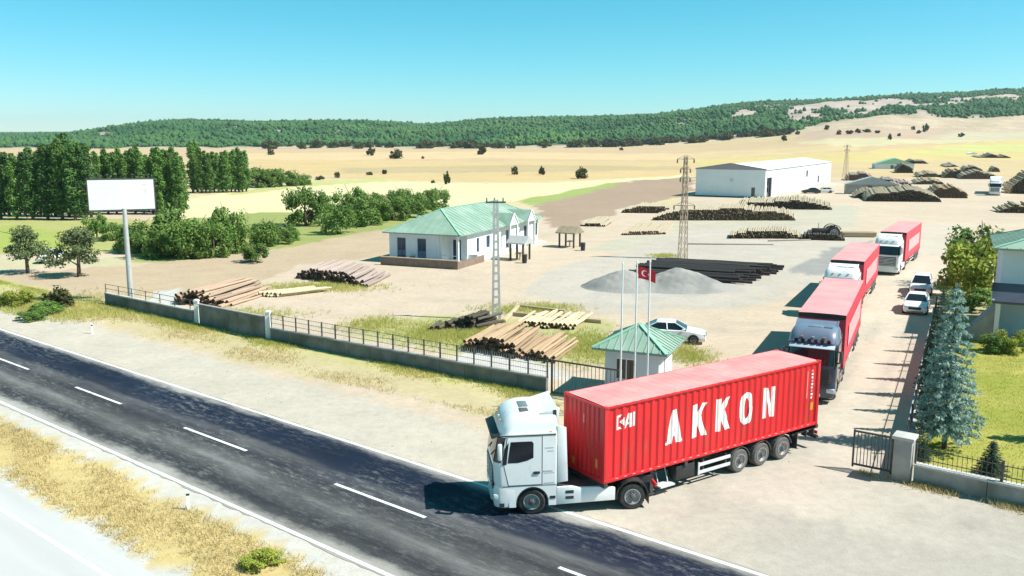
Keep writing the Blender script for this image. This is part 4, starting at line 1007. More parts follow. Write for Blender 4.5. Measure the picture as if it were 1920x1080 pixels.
for k in range(n): MB().box(L*k/n+.01,L*(k+1)/n-.01,-.11,.11,0,.82).build('panel', M['concrete_dark'], o)
MB().box(0,L,-.16,.16,.82,.90).build('coping', M['concrete'], o)
for k in range(19):
    MB().box(L*k/18-.035 if k else 0,L*k/18+.035,-.035,.035,.90,1.85).build('rail_post', M['iron'], o)
for z_ in (1.2,1.5,1.8): MB().box(0,L,-.012,.012,z_,z_+.022).build('rail', M['iron'], o)
wr = MB(); k = 0.0
while k < L: wr.box(k,k+.010,-.006,.006,.9,1.8); k += .16
tag(wr.build('wire_mesh', M['galv'], o), kind='stuff')
# solid end panel and iron gate leaf by the kiosk
o, L = seg_frame('yard_gate', (FC[0]-.2, FC[1]+.1), (5.6, 42.9), 'dark framed wire gate leaf between railing and kiosk', 'gate')
MB().box(0,.09,-.045,.045,.1,1.95).box(L-.09,L,-.045,.045,.1,1.95).box(.09,L-.09,-.03,.03,1.87,1.95).box(.09,L-.09,-.03,.03,.1,.18).build('gate_frame', M['iron'], o)
k = .2
while k < L-.1: MB().box(k,k+.025,-.012,.012,.18,1.87).build('bar', M['iron'], o); k += .22

# garden wall at right with the open gate
GP = (15.75, 33.3)
gpost = empty('gate_pillar', (GP[0], GP[1], 0), R(-36), 'grey concrete pillar holding the open iron gate at the drive mouth', 'pillar')
MB().box(-.34,.34,-.34,.34,0,1.75).build('shaft', M['concrete'], gpost, bevel=.02); MB().box(-.42,.42,-.42,.42,1.75,1.88).build('cap', M['coping'], gpost, bevel=.02)
o, L = seg_frame('garden_gate', (14.15, 34.45), (15.42, 33.55), 'open dark iron bar gate at the drive mouth', 'gate')
MB().box(0,.07,-.035,.035,.12,1.72).box(L-.07,L,-.035,.035,.12,1.72).box(.07,L-.07,-.025,.025,1.62,1.70).box(.07,L-.07,-.025,.025,.2,.28).build('gate_frame', M['iron'], o)
k = .17
while k < L-.1: MB().box(k,k+.028,-.014,.014,.28,1.62).build('bar', M['iron'], o); k += .135
def garden(A, B, label, npost, wall='concrete'):
    o, L = seg_frame('garden_wall', A, B, label, 'wall'); n = max(2, int(L/2.4))
    for k in range(n): MB().box(L*k/n+.012,L*(k+1)/n-.012,-.14,.14,0,.72).build('panel', M[wall], o)
    for k in range(n): MB().box(L*k/n+.006,L*(k+1)/n-.006,-.20,.20,.72,.80).build('coping', M['coping'], o)
    for k in range(npost+1): MB().box(max(0,L*k/npost-.05),L*k/npost+.05,-.05,.05,.80,1.62).build('rail_post', M['iron'], o)
    for z_ in (1.0,1.42): MB().box(0,L,-.015,.015,z_,z_+.03).build('rail', M['iron'], o)
    pk = MB(); x = .15
    while x < L: pk.box(x,x+.018,-.009,.009,.82,1.55); x += .17
    tag(pk.build('pickets', M['iron'], o), kind='stuff')
    return o
garden((16.1,33.05), (30.5,21.6), 'grey garden wall with iron railing right of the gate pillar', 6)
garden((15.95,33.7), (32.6,65.6), 'garden wall with iron railing running up beside the drive', 14, 'white_wall')

# billboard
bb = empty('billboard', (-31.9, 71.6, 0), R(21), 'blank white billboard on a tall grey post at left', 'billboard')
MB().cyl((0,0,0),(0,0,7.9),.24,.17,16).build('post', M['galv'], bb, smooth=40)
MB().box(-2.60,2.36,-.02,.10,7.82,10.25).build('panel', M['billboard'], bb)
MB().box(-2.68,2.44,-.03,.20,10.25,10.36).box(-2.68,-2.60,-.03,.20,7.74,10.25).box(2.36,2.44,-.03,.20,7.74,10.25).box(-2.68,2.44,-.03,.20,7.70,7.82).build('frame', M['iron'], bb)
MB().box(-2.6,2.4,.22,.36,8.2,8.36).box(-2.6,2.4,.22,.36,9.6,9.76).box(-.2,.2,.12,.36,7.7,10.0).build('brace', M['galv'], bb)
for k in range(8): MB().box(-2.36+.62*k,-2.30+.62*k,.12,.18,10.36,10.62).box(-2.42+.62*k,-2.24+.62*k,.06,.26,10.62,10.70).build('spot_lamp', M['iron'], bb)
# faint old print specks left on the sheet
for (a,b,c,d) in ((1.45,1.8,9.78,9.85),(1.65,1.75,9.15,9.45),(.7,.78,9.2,9.3)): MB().box(a,b,-.024,-.0205,c,d).build('torn_patch', M['alu'], bb)

# concrete ladder pole by the logs
lp = empty('power_pole', (-1.2, 64.6, 0), R(10), 'grey ladder type power pole rising behind the log stack', 'pole')
for s in (-1,1): MB().bar((s*.26,0,0),(s*.11,0,9.1),.11,.16).build('leg', M['galv'], lp)
for k in range(15): zz = .5+.6*k; hwd = .26-.15*zz/9.1; MB().box(-hwd,hwd,-.06,.06,zz,zz+.16).build('rung', M['galv'], lp)
MB().box(-.75,.75,-.06,.06,8.85,8.97).build('cross_arm', M['iron'], lp)
for x_ in (-.68,-.1,.55): MB().cyl((x_,0,8.97),(x_,0,9.25),.06,.04,8).build('insulator', M['brown_wall'], lp)
# lattice pylon
def pylon(loc, h, bw, label, arms):
    p = empty('lattice_pylon', loc, R(12), label, 'pylon')
    wz = lambda z: bw*(1-z/h)*.5+.14
    for sx in (-1,1):
        for sy in (-1,1): MB().bar((sx*wz(0),sy*wz(0),0),(sx*wz(h),sy*wz(h),h),.075,.075).build('leg', M['rust'], p)
    n = 10; br = MB()
    for k in range(n):
        a = h*(k/n)**.9; b = h*((k+1)/n)**.9
        for s in (-1,1):
            br.bar((-wz(a),s*wz(a),a),(wz(b),s*wz(b),b),.035,.035).bar((wz(a),s*wz(a),a),(-wz(b),s*wz(b),b),.035,.035)
            br.bar((s*wz(a),-wz(a),a),(s*wz(b),wz(b),b),.035,.035).bar((s*wz(a),wz(a),a),(s*wz(b),-wz(b),b),.035,.035)
    br.build('bracing', M['rust'], p)
    for z_, w2 in arms:
        a = MB().bar((-w2,0,z_),(w2,0,z_),.10,.10).bar((-w2,0,z_),(0,0,z_+.45),.05,.05).bar((w2,0,z_),(0,0,z_+.45),.05,.05).build('cross_arm', M['rust'], p)
        for s in (-1,1): MB().cyl((s*w2*.95,0,z_-.05),(s*w2*.95,0,z_-.45),.09,n=8).build('insulator', M['brown_wall'], a)
    return p
pylon((19.5, 98.5, 0), 11.6, .55, 'rusty lattice pylon rising left of the warehouse', [(11.3,1.05),(10.2,.62),(9.2,.62),(6.1,1.3)])
pylon((108.5, 285, 0), 11.5, 1.2, 'small brown pylon far behind the warehouse', [(11.2,1.2),(9.9,.9)])

# flagpoles
for i, (px_, py_, hh_, lb) in enumerate(((5.36,41.6,7.6,'leftmost bare white flagpole before the kiosk'),(5.98,41.1,7.75,'middle white flagpole flying the red flag'),(6.52,40.6,7.85,'rightmost bare white flagpole before the kiosk'))):
    f_ = empty('flagpole', (px_, py_, 0), 0, lb, 'flagpole', 'three flagpoles')
    MB().cyl((0,0,0),(0,0,hh_),.055,.035,10).build('pole', M['white'], f_); MB().cyl((0,0,hh_),(0,0,hh_+.06),.055,.03,10).build('finial', M['white'], f_)
    MB().box(-.16,.16,-.16,.16,0,.12).build('base_plate', M['galv'], f_)
fl = empty('flag', (6.04, 41.08, 6.98), R(-8), 'red flag with white crescent and star on the middle pole', 'flag')
def fw(x, z): return .07*math.sin(x*5.5)*x-.0, -.22*x*x-.10*x
mb = MB(); n = 16; vs_ = []
for i in range(n+1):
    x = .82*i/n
    for k in range(5): z = .56*k/4; a, b = fw(x, z); vs_.append((x, a, z+b))
mb.add(vs_, [(5*i+k,5*i+5+k,5*i+6+k,5*i+k+1) for i in range(n) for k in range(4)]); mb.build('cloth', M['flag_red'], fl, smooth=60)
for s in (-1, 1):
    mk = MB(); cr_ = []
    for k in range(25):
        a = R(40)+R(280)*k/24; cr_.append((.30+.15*math.cos(a), .28+.15*math.sin(a)))
    inn = []
    for k in range(25):
        a = R(50)+R(260)*k/24; inn.append((.335+.12*math.cos(a), .28+.12*math.sin(a)))
    vs_ = []
    for (p, q) in zip(cr_, inn):
        for (x, z) in (p, q): a, b = fw(x, z); vs_.append((x, a+s*.004, z+b))
    mk.add(vs_, [(2*k,2*k+1,2*k+3,2*k+2) for k in range(24)]); mk.build('crescent', M['flag_white'], fl)
    st_ = []
    for k in range(10):
        r_ = .075 if k % 2 == 0 else .03; a = math.pi+math.pi*k/5; x, z = .50+r_*math.cos(a), .28+r_*math.sin(a); aa, bb_ = fw(x, z); st_.append((x, aa+s*.004, z+bb_))
    x, z = .50, .28; aa, bb_ = fw(x, z); st_.append((x, aa+s*.004, z+bb_))
    MB().add(st_, [(10,k,(k+1)%10) for k in range(10)]).build('star', M['flag_white'], fl)
# roadside marker posts
for (x_, y_, lb) in ((-29.6,59.9,'thin white marker post on the far verge at left'),(-12.0,30.4,'thin white marker post beside the dry median')):
    mp_ = empty('marker_post', (x_, y_, 0), R(20), lb, 'post')
    MB().prism([(-.06,0),(.06,0),(.06,.72),(-.06,.8)],'y',-.03,.03).build('post', M['white'], mp_); MB().box(-.061,.061,-.034,-.0305,.56,.64).build('reflector', M['black'], mp_)

# ------------------------------------------------------------------ cars
def car(name, loc, rz, label, paint, group=None, suv=False):
    t = empty(name, (*loc, 0), rz, label, 'car', group); P = M[paint]
    def ring(x, zb, zt, hw, r=.12):
        pts = [(-hw*.93, zb), (-hw, zb+.12), (-hw, (zb+zt)/2), (-hw*.95, zt-.06), (-hw*.80, zt), (hw*.80, zt), (hw*.95, zt-.06), (hw, (zb+zt)/2), (hw, zb+.12), (hw*.93, zb)]
        return [(x, a, b) for a, b in pts]
    S = [(2.22,.32,.60,.66),(2.15,.24,.72,.78),(1.9,.22,.80,.86),(1.2,.22,.92,.89),(.7,.22,.97,.90),(-.6,.22,.98,.90),(-1.4,.22,1.0,.89),(-1.95,.24,.99,.85),(-2.2,.30,.90,.78),(-2.26,.36,.70,.70)]
    MB().loft([ring(*s) for s in S]).build('body', P, t, smooth=35)
    top = 1.62 if suv else 1.45
    def gring(x, z, hw): return (x, hw, z)
    G = [[(.95,.97,.80),(.15,top-.06,.60)], [(-1.85 if not suv else -2.0,1.0,.76),(-1.05 if not suv else -1.7,top-.06,.58)]]
    (a0, a1), (b0, b1) = G
    gl = MB(); q = lambda p, s: (p[0], s*p[2], p[1])
    gl.add([q(a0,1),q(a0,-1),q(b0,-1),q(b0,1),q(a1,1),q(a1,-1),q(b1,-1),q(b1,1)], [(0,4,5,1),(1,5,6,2),(2,6,7,3),(3,7,4,0),(0,1,2,3)])
    gl.build('windows', M['glass'], t)
    rf_ = MB().loft([[(a1[0]+.05,-.60,top-.075),(a1[0]+.05,.60,top-.075),(b1[0]-.05,.58,top-.075),(b1[0]-.05,-.58,top-.075)],[(a1[0]+.02,-.61,top-.05),(a1[0]+.02,.61,top-.05),(b1[0]-.02,.59,top-.05),(b1[0]-.02,-.59,top-.05)],[(a1[0]-.25,-.5,top),(a1[0]-.25,.5,top),(b1[0]+.2,.5,top),(b1[0]+.2,-.5,top)]]).build('roof', P, t, smooth=50)
    for s in (1,-1):
        for (p, q_) in ((a0,a1),(b0,b1)): MB().bar((p[0],s*(p[2]+.005),p[1]),(q_[0],s*(q_[2]+.01),q_[1]+.01),.07,.05).build('pillar', P, t)
        xm = -.35; MB().bar((xm,s*.795,.98),(xm-.05,s*.605,top-.06),.07,.04).build('pillar', P, t)
        for x_ in (1.38,-1.32): 
            wheel(t, x_, s*.91, s, .33, .22)
            MB().prism([(x_+.38*math.cos(math.pi*k/10),.33+.38*math.sin(math.pi*k/10)) for k in range(11)],'y',s*.88,s*.905).build('wheel_arch', M['black'], t)
        MB().box(2.0,2.19,min(s*.50,s*.78),max(s*.50,s*.78),.60,.72).build('headlight', M['lamp'], t, bevel=.03)
        MB().box(-2.25,-2.12,min(s*.45,s*.77),max(s*.45,s*.77),.72,.88).build('tail_lamp', M['flag_red'], t, bevel=.02)
        MB().box(.62,.80,min(s*.86,s*1.02),max(s*.86,s*1.02),.96,1.08).build('mirror', P, t, bevel=.03)
        MB().box(-.42,-.25,min(s*.90,s*.915),max(s*.90,s*.915),.80,.83).build('door_handle', M['black'], t)
    MB().box(2.10,2.235,-.46,.46,.46,.66).build('grille', M['black'], t, bevel=.02); MB().box(2.18,2.22,-.6,.6,.28,.36).build('air_intake', M['black'], t)
    MB().box(-2.28,-2.24,-.26,.26,.62,.74).build('number_plate', M['white'], t)
    return t
car('car', (10.9, 57.6), R(-12), 'white sedan parked behind the kiosk roof', 'white')
car('car', (32.3, 68.2), R(242), 'white car in the drive, nearer of the two beside the trees', 'white')
car('car', (36.6, 76.6), R(242), 'white car in the drive, farther of the two', 'white', suv=True)
car('car', (-53.4, 84.5), R(8), 'blue car cut off by the left edge', 'sheet_blue')
car('car', (-51.5, 96.5), R(100), 'white car half hidden behind the small pine at left', 'white')
tractor('tractor_unit', (118.6, 214.5, 0), R(241), 'white truck facing us far away at the right edge', 'white', 'white', detail=False)
curtain = empty('box_trailer', (119.0, 215.2, 0), R(61), 'pale trailer behind the far white truck', 'trailer')
MB().box(0,13,-1.27,1.27,1.0,3.9).build('body', M['warehouse'], curtain); MB().box(.2,12.8,-.5,.5,.6,.99).build('frame', M['steel_dark'], curtain)
for x_ in (8.9,10.2,11.5):
    for s in (1,-1): wheel(curtain, x_, s*1.25, s, .49, .38, tyre='rubber_dusty')

# ------------------------------------------------------------------ log stacks
LOGM = {}
def log_mesh(mname, end='log_end', n=9):
    if (mname, end) in LOGM: return LOGM[(mname, end)]
    out_ = []
    for v in range(3):
        r_ = random.Random(v*7+len(mname)); mb = MB(); rings = []; K = 5
        for i in range(K):
            x = i/(K-1); oy = .55*(r_.random()-.5)*(0 if i in (0,K-1) else 1); oz = .4*(r_.random()-.5)*(0 if i in (0,K-1) else 1)
            rr = 1.0-.18*x
            rings.append([(x, oy+math.cos(6.2832*k/n)*rr, oz+math.sin(6.2832*k/n)*rr) for k in range(n)])
        for i in range(K-1): mb.loft(rings[i:i+2], 0, False, False)
        mb.add(rings[0], [tuple(range(n-1,-1,-1))], 1); mb.add(rings[-1], [tuple(range(n))], 1)
        out_.append(mb.mesh('log', [M[mname], M[end]]))
    LOGM[(mname, end)] = out_; return out_
def stack_spots(width, prof, d, r_, top=9, gap=1.14):
    """end-on packing: rows of logs inside a height profile; returns (across, z)"""
    res = []; row = 0
    while row < top:
        z = d/2+row*d*.86; a = d/2+(d/2 if row % 2 else 0); any_ = False
        while a < width:
            if z < prof(a/width): res.append((a+r_.uniform(-.15,.15)*d, z+r_.uniform(-.05,.05)*d)); any_ = True
            a += d*r_.uniform(1.0, gap)
        if not any_: break
        row += 1
    return res
def stack(origin, across, along, width, prof, d, length, label, group, mname='log', seed=1, jit=.5, end='log_end', name='log', skew=.055):
    """individual logs; origin = near left end on the ground, across = angle of the row of ends, along = angle of the logs"""
    r_ = random.Random(seed); ms = log_mesh(mname, end); ca, sa = math.cos(across), math.sin(across)
    for (a, z) in stack_spots(width, prof, d, r_):
        ln = length*r_.uniform(.86, 1.08); off = r_.uniform(-jit, jit)
        o = link(name, ms[r_.randrange(3)]); dd = d*r_.uniform(.40, .52)
        o.location = (origin[0]+ca*a+math.cos(along)*off, origin[1]+sa*a+math.sin(along)*off, z)
        o.rotation_euler = (0, r_.uniform(-.01,.01), along+r_.uniform(-skew,skew)); o.scale = (ln, dd, dd)
        tag(o, label, 'log', group)
bump = lambda h, sk=.5: (lambda u: h*max(0, math.sin(math.pi*min(1,max(0,u))**(.7 if sk < .5 else 1)))**.6)
AL = R(66)
# nearest stack, ends towards the railing
o1 = (-3.21, 55.28); o1b = (2.76, 51.45)
acr = math.atan2(o1b[1]-o1[1], o1b[0]-o1[0]); wd = math.hypot(o1b[0]-o1[0], o1b[1]-o1[1])
stack(o1, acr, R(70), wd, lambda u: (1.05*math.sin(math.pi*min(1,u*1.15+.12))**.7 if u < .72 else .62*math.sin(math.pi*(u-.55)/.5)**.8 if u < 1.0 else 0), .25, 5.4,
      'peeled log in the nearest stack just behind the railing', 'logs in the stack behind the railing', 'log', 3, .35)
# paler layer of logs lying behind it
o2 = (0.19, 62.30)
stack(o2, R(-18), R(68), 4.6, lambda u: .40, .25, 4.6, 'pale log in the flat layer behind the nearest stack', 'pale logs behind the nearest stack', 'log_pale', 4, .3)
for i, (a, b, m_, lb) in enumerate((((-0.00, 66.18),(6.67, 63.38),'timber','long brown beam lying beyond the pale logs'),((0.65, 69.19),(4.19, 66.99),'timber','short brown beam beyond the pale logs, farthest from the railing'),((-0.60, 63.42),(0.52, 69.19),'log_pale','single pale pole leaning beside the ladder power pole'))):
    o = link('timber_beam', MB().bar((0,0,.16),(math.dist(a,b),0,.16),.30,.28).mesh('timber_beam', M[m_], bevel=.03)); o.location = (a[0],a[1],0); o.rotation_euler = (0,0,math.atan2(b[1]-a[1],b[0]-a[0])); tag(o, lb, 'beam')
# dark jumbled heap left of the power pole
o3 = (-6.09, 60.54)
stack(o3, R(6), R(62), 3.6, lambda u: .25+1.0*u, .26, 2.6, 'dark log in the small jumbled heap left of the ladder pole', 'dark logs left of the ladder pole', 'log_dark', 5, .6, skew=.35)
# middle stack left of the office
o4 = (-21.24, 84.61); o4b = (-13.08, 78.97)
stack(o4, math.atan2(o4b[1]-o4[1], o4b[0]-o4[0]), R(83), math.dist(o4,o4b), lambda u: 1.3*math.sin(math.pi*min(1,u*.9+.1))**.8, .33, 6.5, 'grey pink log in the stack left of the green roofed office', 'logs left of the office', 'log_grey', 6, .35)
# stack by the white post
o5 = (-28.33, 71.68); o5b = (-22.88, 69.33)
stack(o5, math.atan2(o5b[1]-o5[1], o5b[0]-o5[0]), R(76), math.dist(o5,o5b), lambda u: 1.2*math.sin(math.pi*min(1,u*.85+.15))**.8, .29, 7.5, 'reddish log in the stack behind the white post', 'reddish logs behind the white post', 'log_red', 7, .7, skew=.06)
o6 = (-22.43, 74.64)
stack(o6, R(-15), R(38), 2.4, lambda u: .42, .24, 5.0, 'pale plank in the low row right of the reddish stack', 'pale planks by the reddish stack', 'log_pale', 8, .2)
# black poles beside the gravel heap
stack((11.6, 85.6), R(57), R(-25), 12.2, lambda u: .45+.55*math.sin(math.pi*min(1,u+.05)), .36, 11.2, 'black tarred pole in the long pile beside the gravel heap', 'black poles beside the gravel', 'pole_black', 9, .5, end='pole_black', name='tarred_pole', skew=.02)

# far stacks: logs past counting, one object for each pile
def far_pile(pl, pr, label, h, mname, along=R(72), length=9, d=.34, seed=1, prof=None):
    r_ = random.Random(seed); a_ = math.atan2(pr[1]-pl[1], pr[0]-pl[0]); wdt = math.dist(pl, pr)
    b1, b2 = r_.uniform(1.5,3.5), r_.uniform(0,6)
    prof = prof or (lambda u: h*(max(0,math.sin(math.pi*u))**.42)*(.9+.1*math.sin(u*6.28*b1+b2)))
    mb = MB(); n = 6; loc_al = along-a_
    for (a, z) in stack_spots(wdt, prof, d, r_, 14, 1.03):
        ln = length*r_.uniform(.8,1.1); off = r_.uniform(-.22,.22); rr = d*r_.uniform(.48,.55); th = loc_al+r_.uniform(-.015,.015)
        p = Vector((a+math.cos(th)*off, math.sin(th)*off, z)); q = p+Vector((math.cos(th)*ln, math.sin(th)*ln, ln*.055+r_.uniform(-.05,.05)))
        mb.cyl(p, q, rr, rr*.85, n, 0, True, 1)
    o = mb.build('log_pile', [M[mname], M['log_end']]); o.location = (pl[0], pl[1], 0); o.rotation_euler = (0,0,a_)
    return tag(o, label, 'log pile', 'far log piles', 'stuff')
FP = [
 ((39.14, 117.51),(44.80, 116.21),'dark jumbled pile in front of the farm tractor',.9,'log_dark',4),
 ((107.39, 258.79),(116.77, 258.59),'low brown pile behind the warehouse end, right one',1.4,'log_far',9),
 ((120.50, 261.56),(129.18, 261.37),'low tan pile between the mounds and the back of the yard',1.3,'log_far',10),
 ((142.79, 308.32),(153.23, 312.40),'flat tan pile beyond the reddish heap',1.5,'log_far',12),
 ((190.27, 460.28),(206.85, 469.38),'flat grey pile at the far left of the back yard',1.8,'log_far',14),
 ((194.47, 394.63),(205.12, 401.43),'flat pile left of the white tower shed',1.8,'log_far',14),
 ((20.23, 160.72),(30.53, 159.43),'dark ended log pile left of the pylon',1.5,'log_far',6),
 ((23.48, 145.81),(47.57, 145.52),'longest log pile before the warehouse',2.2,'log_far',7),
 ((43.65, 170.32),(61.82, 167.48),'log pile right before the warehouse front',1.8,'log_far',10),
 ((29.69, 118.88),(39.70, 118.79),'small log pile by the old farm machine',1.2,'log_far',5),
 ((10.72, 136.05),(14.56, 135.17),'flat log layer behind the office porch, farther one',.6,'log_far',8),
 ((15.55, 123.04),(22.22, 124.36),'flat log layer left of the pylon foot',.55,'log_far',9),
 ((77.15, 190.36),(92.90, 188.49),'pale log mound in the middle of the far yard',2.6,'log_far',12),
 ((96.75, 202.24),(104.76, 200.28),'brown log mound right of the pale one',2.6,'log',10),
 ((78.59, 200.71),(89.56, 200.53),'log pile left behind the pale mound',1.9,'log_far',9),
 ((94.62, 242.10),(111.02, 241.78),'long low dark pile behind the warehouse end',2.4,'log_grey',10),
 ((108.76, 285.37),(118.23, 285.15),'dark pile beside the far pylon',2.6,'log_grey',10),
 ((92.30, 229.61),(103.71, 229.39),'grey pile right of the warehouse end',2.0,'log_grey',10),
 ((150.02, 303.91),(157.70, 303.72),'small dark pile far right of the mounds',2.8,'log',10),
 ((151.44, 295.76),(163.53, 295.47),'dark pile in the far right corner of the yard',2.6,'log_far',10),
 ((183.55, 356.83),(191.46, 356.60),'narrow pile near the yard end',2.5,'log_far',10),
 ((194.88, 356.50),(198.51, 356.39),'tiny pile at the far right',2.0,'log_far',8),
 ((249.74, 477.83),(273.87, 476.87),'wide heap at the far end of the yard',5.0,'log_grey',14),
 ((151.95, 346.60),(158.61, 346.41),'reddish brown heap in the far yard',3.6,'log_red',12),
 ((188.71, 425.08),(202.69, 424.59),'grey pink heap at the back of the yard',3.2,'log_grey',12),
 ((247.88, 523.11),(278.75, 547.66),'long thin stack at the back of the yard',2.2,'timber',10),
 ((90.06, 160.97),(100.18, 158.51),'brown timber stack cut off by the right edge',1.6,'timber',6),
 ((124.16, 217.72),(134.33, 213.33),'tall sawn timber stack behind the far truck',5.0,'timber',10),
]
for i, (a, b, lb, h, m_, ln) in enumerate(FP): far_pile(a, b, lb, h, m_, length=ln, seed=i+20, d=.30 if i < 15 else .45)
for i, (a, b, lb) in enumerate((((22.86, 112.23),(33.75, 111.55),'long grey beam lying alone on the pale yard'),((34.26, 115.69),(40.37, 116.87),'brown board pile left of the farm machine'),((65.95, 242.68),(67.44, 240.03),'short dark beam by the warehouse door'))):
    o = link('timber_beam', MB().bar((0,0,.09),(math.dist(a,b),0,.09),.18,.16).mesh('timber_beam', M['log_grey'], bevel=.03)); o.location = (a[0],a[1],0); o.rotation_euler = (0,0,math.atan2(b[1]-a[1],b[0]-a[0])); tag(o, lb, 'beam')

# gravel: one long heap with two crests
def gravel_heap(cx, cy, rz, label):
    n, m_ = 90, 60; X, Y = np.meshgrid(np.linspace(-8.5, 8.5, n), np.linspace(-4.6, 4.6, m_))
    B = [(-3.3,0,2.6,2.5,1.85),(1.9,.2,3.2,2.7,2.0),(4.0,-.3,1.8,1.8,1.0),(-.8,-.5,1.9,1.9,1.2),(-5.0,-.2,1.3,1.5,.6),(.4,-1.5,1.8,1.3,.7)]
    Z = np.zeros_like(X)
    for (a, b, sx, sy, h) in B:
        r_ = np.sqrt(((X-a)/sx)**2+((Y-b)/sy)**2+.04); Z = np.maximum(Z, h*(.92-r_*.58)+.10*h*np.exp(-r_**2*1.1))
    Z = Z+(.07*snoise(X, Y, .35, 71)+.05*snoise(X, Y, .9, 72))*np.clip(Z, 0, 1)
    rim = np.clip((1-np.sqrt((X/8.4)**2+(Y/4.5)**2))*5, 0, 1); Z = Z*rim-.06
    me = bpy.data.meshes.new('gravel_heap'); I = np.arange(n*m_).reshape(m_, n)
    fast_mesh(me, np.stack([X.ravel(), Y.ravel(), Z.ravel()], 1), np.stack([I[:-1,:-1], I[:-1,1:], I[1:,1:], I[1:,:-1]], -1).reshape(-1, 4))
    me.polygons.foreach_set('use_smooth', [True]*len(me.polygons)); me.materials.append(M['gravel'])
    o = link('gravel_heap', me); o.location = (cx, cy, 0); o.rotation_euler = (0,0,rz); return tag(o, label, 'gravel heap')
gravel_heap(13.6, 79.5, R(-3), 'grey gravel heap with two crests behind the flagpoles')

# old tractor with big wheel at the yard edge
ft = empty('farm_tractor', (*(43.57, 118.75), 0), R(175), 'old dark farm tractor with big wheel at the yard edge', 'tractor')
MB().box(.2,2.4,-.35,.35,.75,1.45).prism([(-.9,.7),(.3,.7),(.3,1.3),(-.2,1.35),(-.9,1.2)],'y',-.4,.4).build('body', M['steel_dark'], ft, bevel=.06)
for s in (1,-1):
    wheel(ft, -.3, s*.98, s, .88, .42); wheel(ft, 2.0, s*.8, s, .5, .28)
    MB().prism([(-.3+1.05*math.cos(R(20+14*k)),.98+1.05*math.sin(R(20+14*k))) for k in range(11)]+[(-.3+1.0*math.cos(R(20+14*k)),.98+1.0*math.sin(R(20+14*k))) for k in range(10,-1,-1)],'y',s*.5,s*1.0).build('mudguard', M['brown_wall'], ft)
MB().box(-.5,-.1,-.25,.25,1.3,1.5).box(-.62,-.5,-.25,.25,1.3,1.95).build('seat', M['black'], ft); MB().cyl((1.6,.2,1.45),(1.6,.2,2.2),.05,n=8).build('exhaust', M['rust'], ft)
MB().bar((.3,0,1.4),(0,0,1.8),.04,.04).cyl((0,0,1.78),(.03,0,1.84),.22,n=14).build('steering_wheel', M['black'], ft)
tp = empty('plank_stack', (*(48.46, 121.34), 0), R(174), 'low stack of tan planks on the ground beside the farm tractor', 'planks')
for z_ in range(3):
    for k in range(6): MB().box(-2.4+.3*((k*7+z_*3)%4)/4,2.3-.4*((k*5+z_)%3)/3,-.85+.29*k,-.59+.29*k,.10+.2*z_,.28+.2*z_).build('plank', M['timber'], tp)
for x_ in (-1.6,0,1.6): MB().box(x_-.08,x_+.08,-.9,.9,0,.098).build('bearer', M['log_dark'], tp)

# timber shelters beside the office
def shelter(loc, rz, sx, sy, h, label, m_):
    o = empty('shelter', (*loc,0), rz, label, 'shelter')
    for a in (-1,1):
        for b in (-1,1): MB().box(a*sx-.09,a*sx+.09,b*sy-.09,b*sy+.09,0,h).build('post', M['bark'], o)
    MB().prism([(-sx-.4,h),(sx+.4,h),(sx+.4,h+.12),(0,h+.85),(-sx-.4,h+.12)],'y',-sy-.4,sy+.4).build('roof', M[m_], o)
    MB().box(-.5,.5,-.35,.35,.7,.78).box(-.06,.06,-.06,.06,0,.7).build('table', M['timber'], o)
    return o
shelter((7.31, 109.56), R(60), .9, 1.0, 1.8, 'brown roofed timber shelter on posts right of the office', 'thatch')
shelter((0.91, 97.80), R(62), .8, .8, 1.9, 'small flat shelter before the office porch', 'galv')
for (x_, y_, lb) in ((*(8.10, 107.39),'dark waste bin beside the brown roofed shelter'),(*(0.78, 96.50),'dark waste bin before the office porch')):
    b_ = empty('waste_bin', (x_+.6, y_-1.4, 0), 0, lb, 'bin'); MB().cyl((0,0,.02),(0,0,.95),.26,.32,14).build('drum', M['black'], b_); MB().cyl((0,0,.95),(0,0,1.0),.34,.30,14).build('lid', M['iron'], b_)

# far outbuildings by the back of the yard
def shed(loc, sx, sy, h, rz, label, wm, rm):
    o = empty('shed', (*loc,0), rz, label, 'shed')
    MB().box(0,sx,0,sy,0,h).build('wall', M[wm], o); MB().prism([(-.3,h+.003),(sx+.3,h+.003),(sx/2,h+sx*.16)],'y',-.3,sy+.3).build('roof', M[rm], o)
    MB().box(sx*.4,sx*.4+1.2,-.05,0,0,2.1).build('door', M['hub'], o); MB().box(sx*.75,sx*.75+.9,-.05,0,1.0,1.9).build('window', M['glass'], o)
shed((82.66, 216.33), 12, 3, 2.4, R(-14), 'long low grey shed before the warehouse side', 'concrete', 'galv')
shed((89.69, 218.34), 2.6, 2.6, 3.2, R(-14), 'narrow white cabin right of the low grey shed', 'warehouse', 'warehouse')
shed((158.15, 382.20), 16, 6, 2.6, R(-10), 'pale green shed far behind the warehouse end', 'wall_shade_blue', 'roof_rib')
shed((265.08, 510.30), 4.5, 5, 5.0, R(-10), 'small white tower shed at the back of the yard', 'warehouse', 'warehouse')
car('car', (74.83, 218.61), R(170), 'dark car parked along the warehouse side', 'black')
car('car', (78.92, 220.71), R(175), 'white car parked along the warehouse side', 'white')

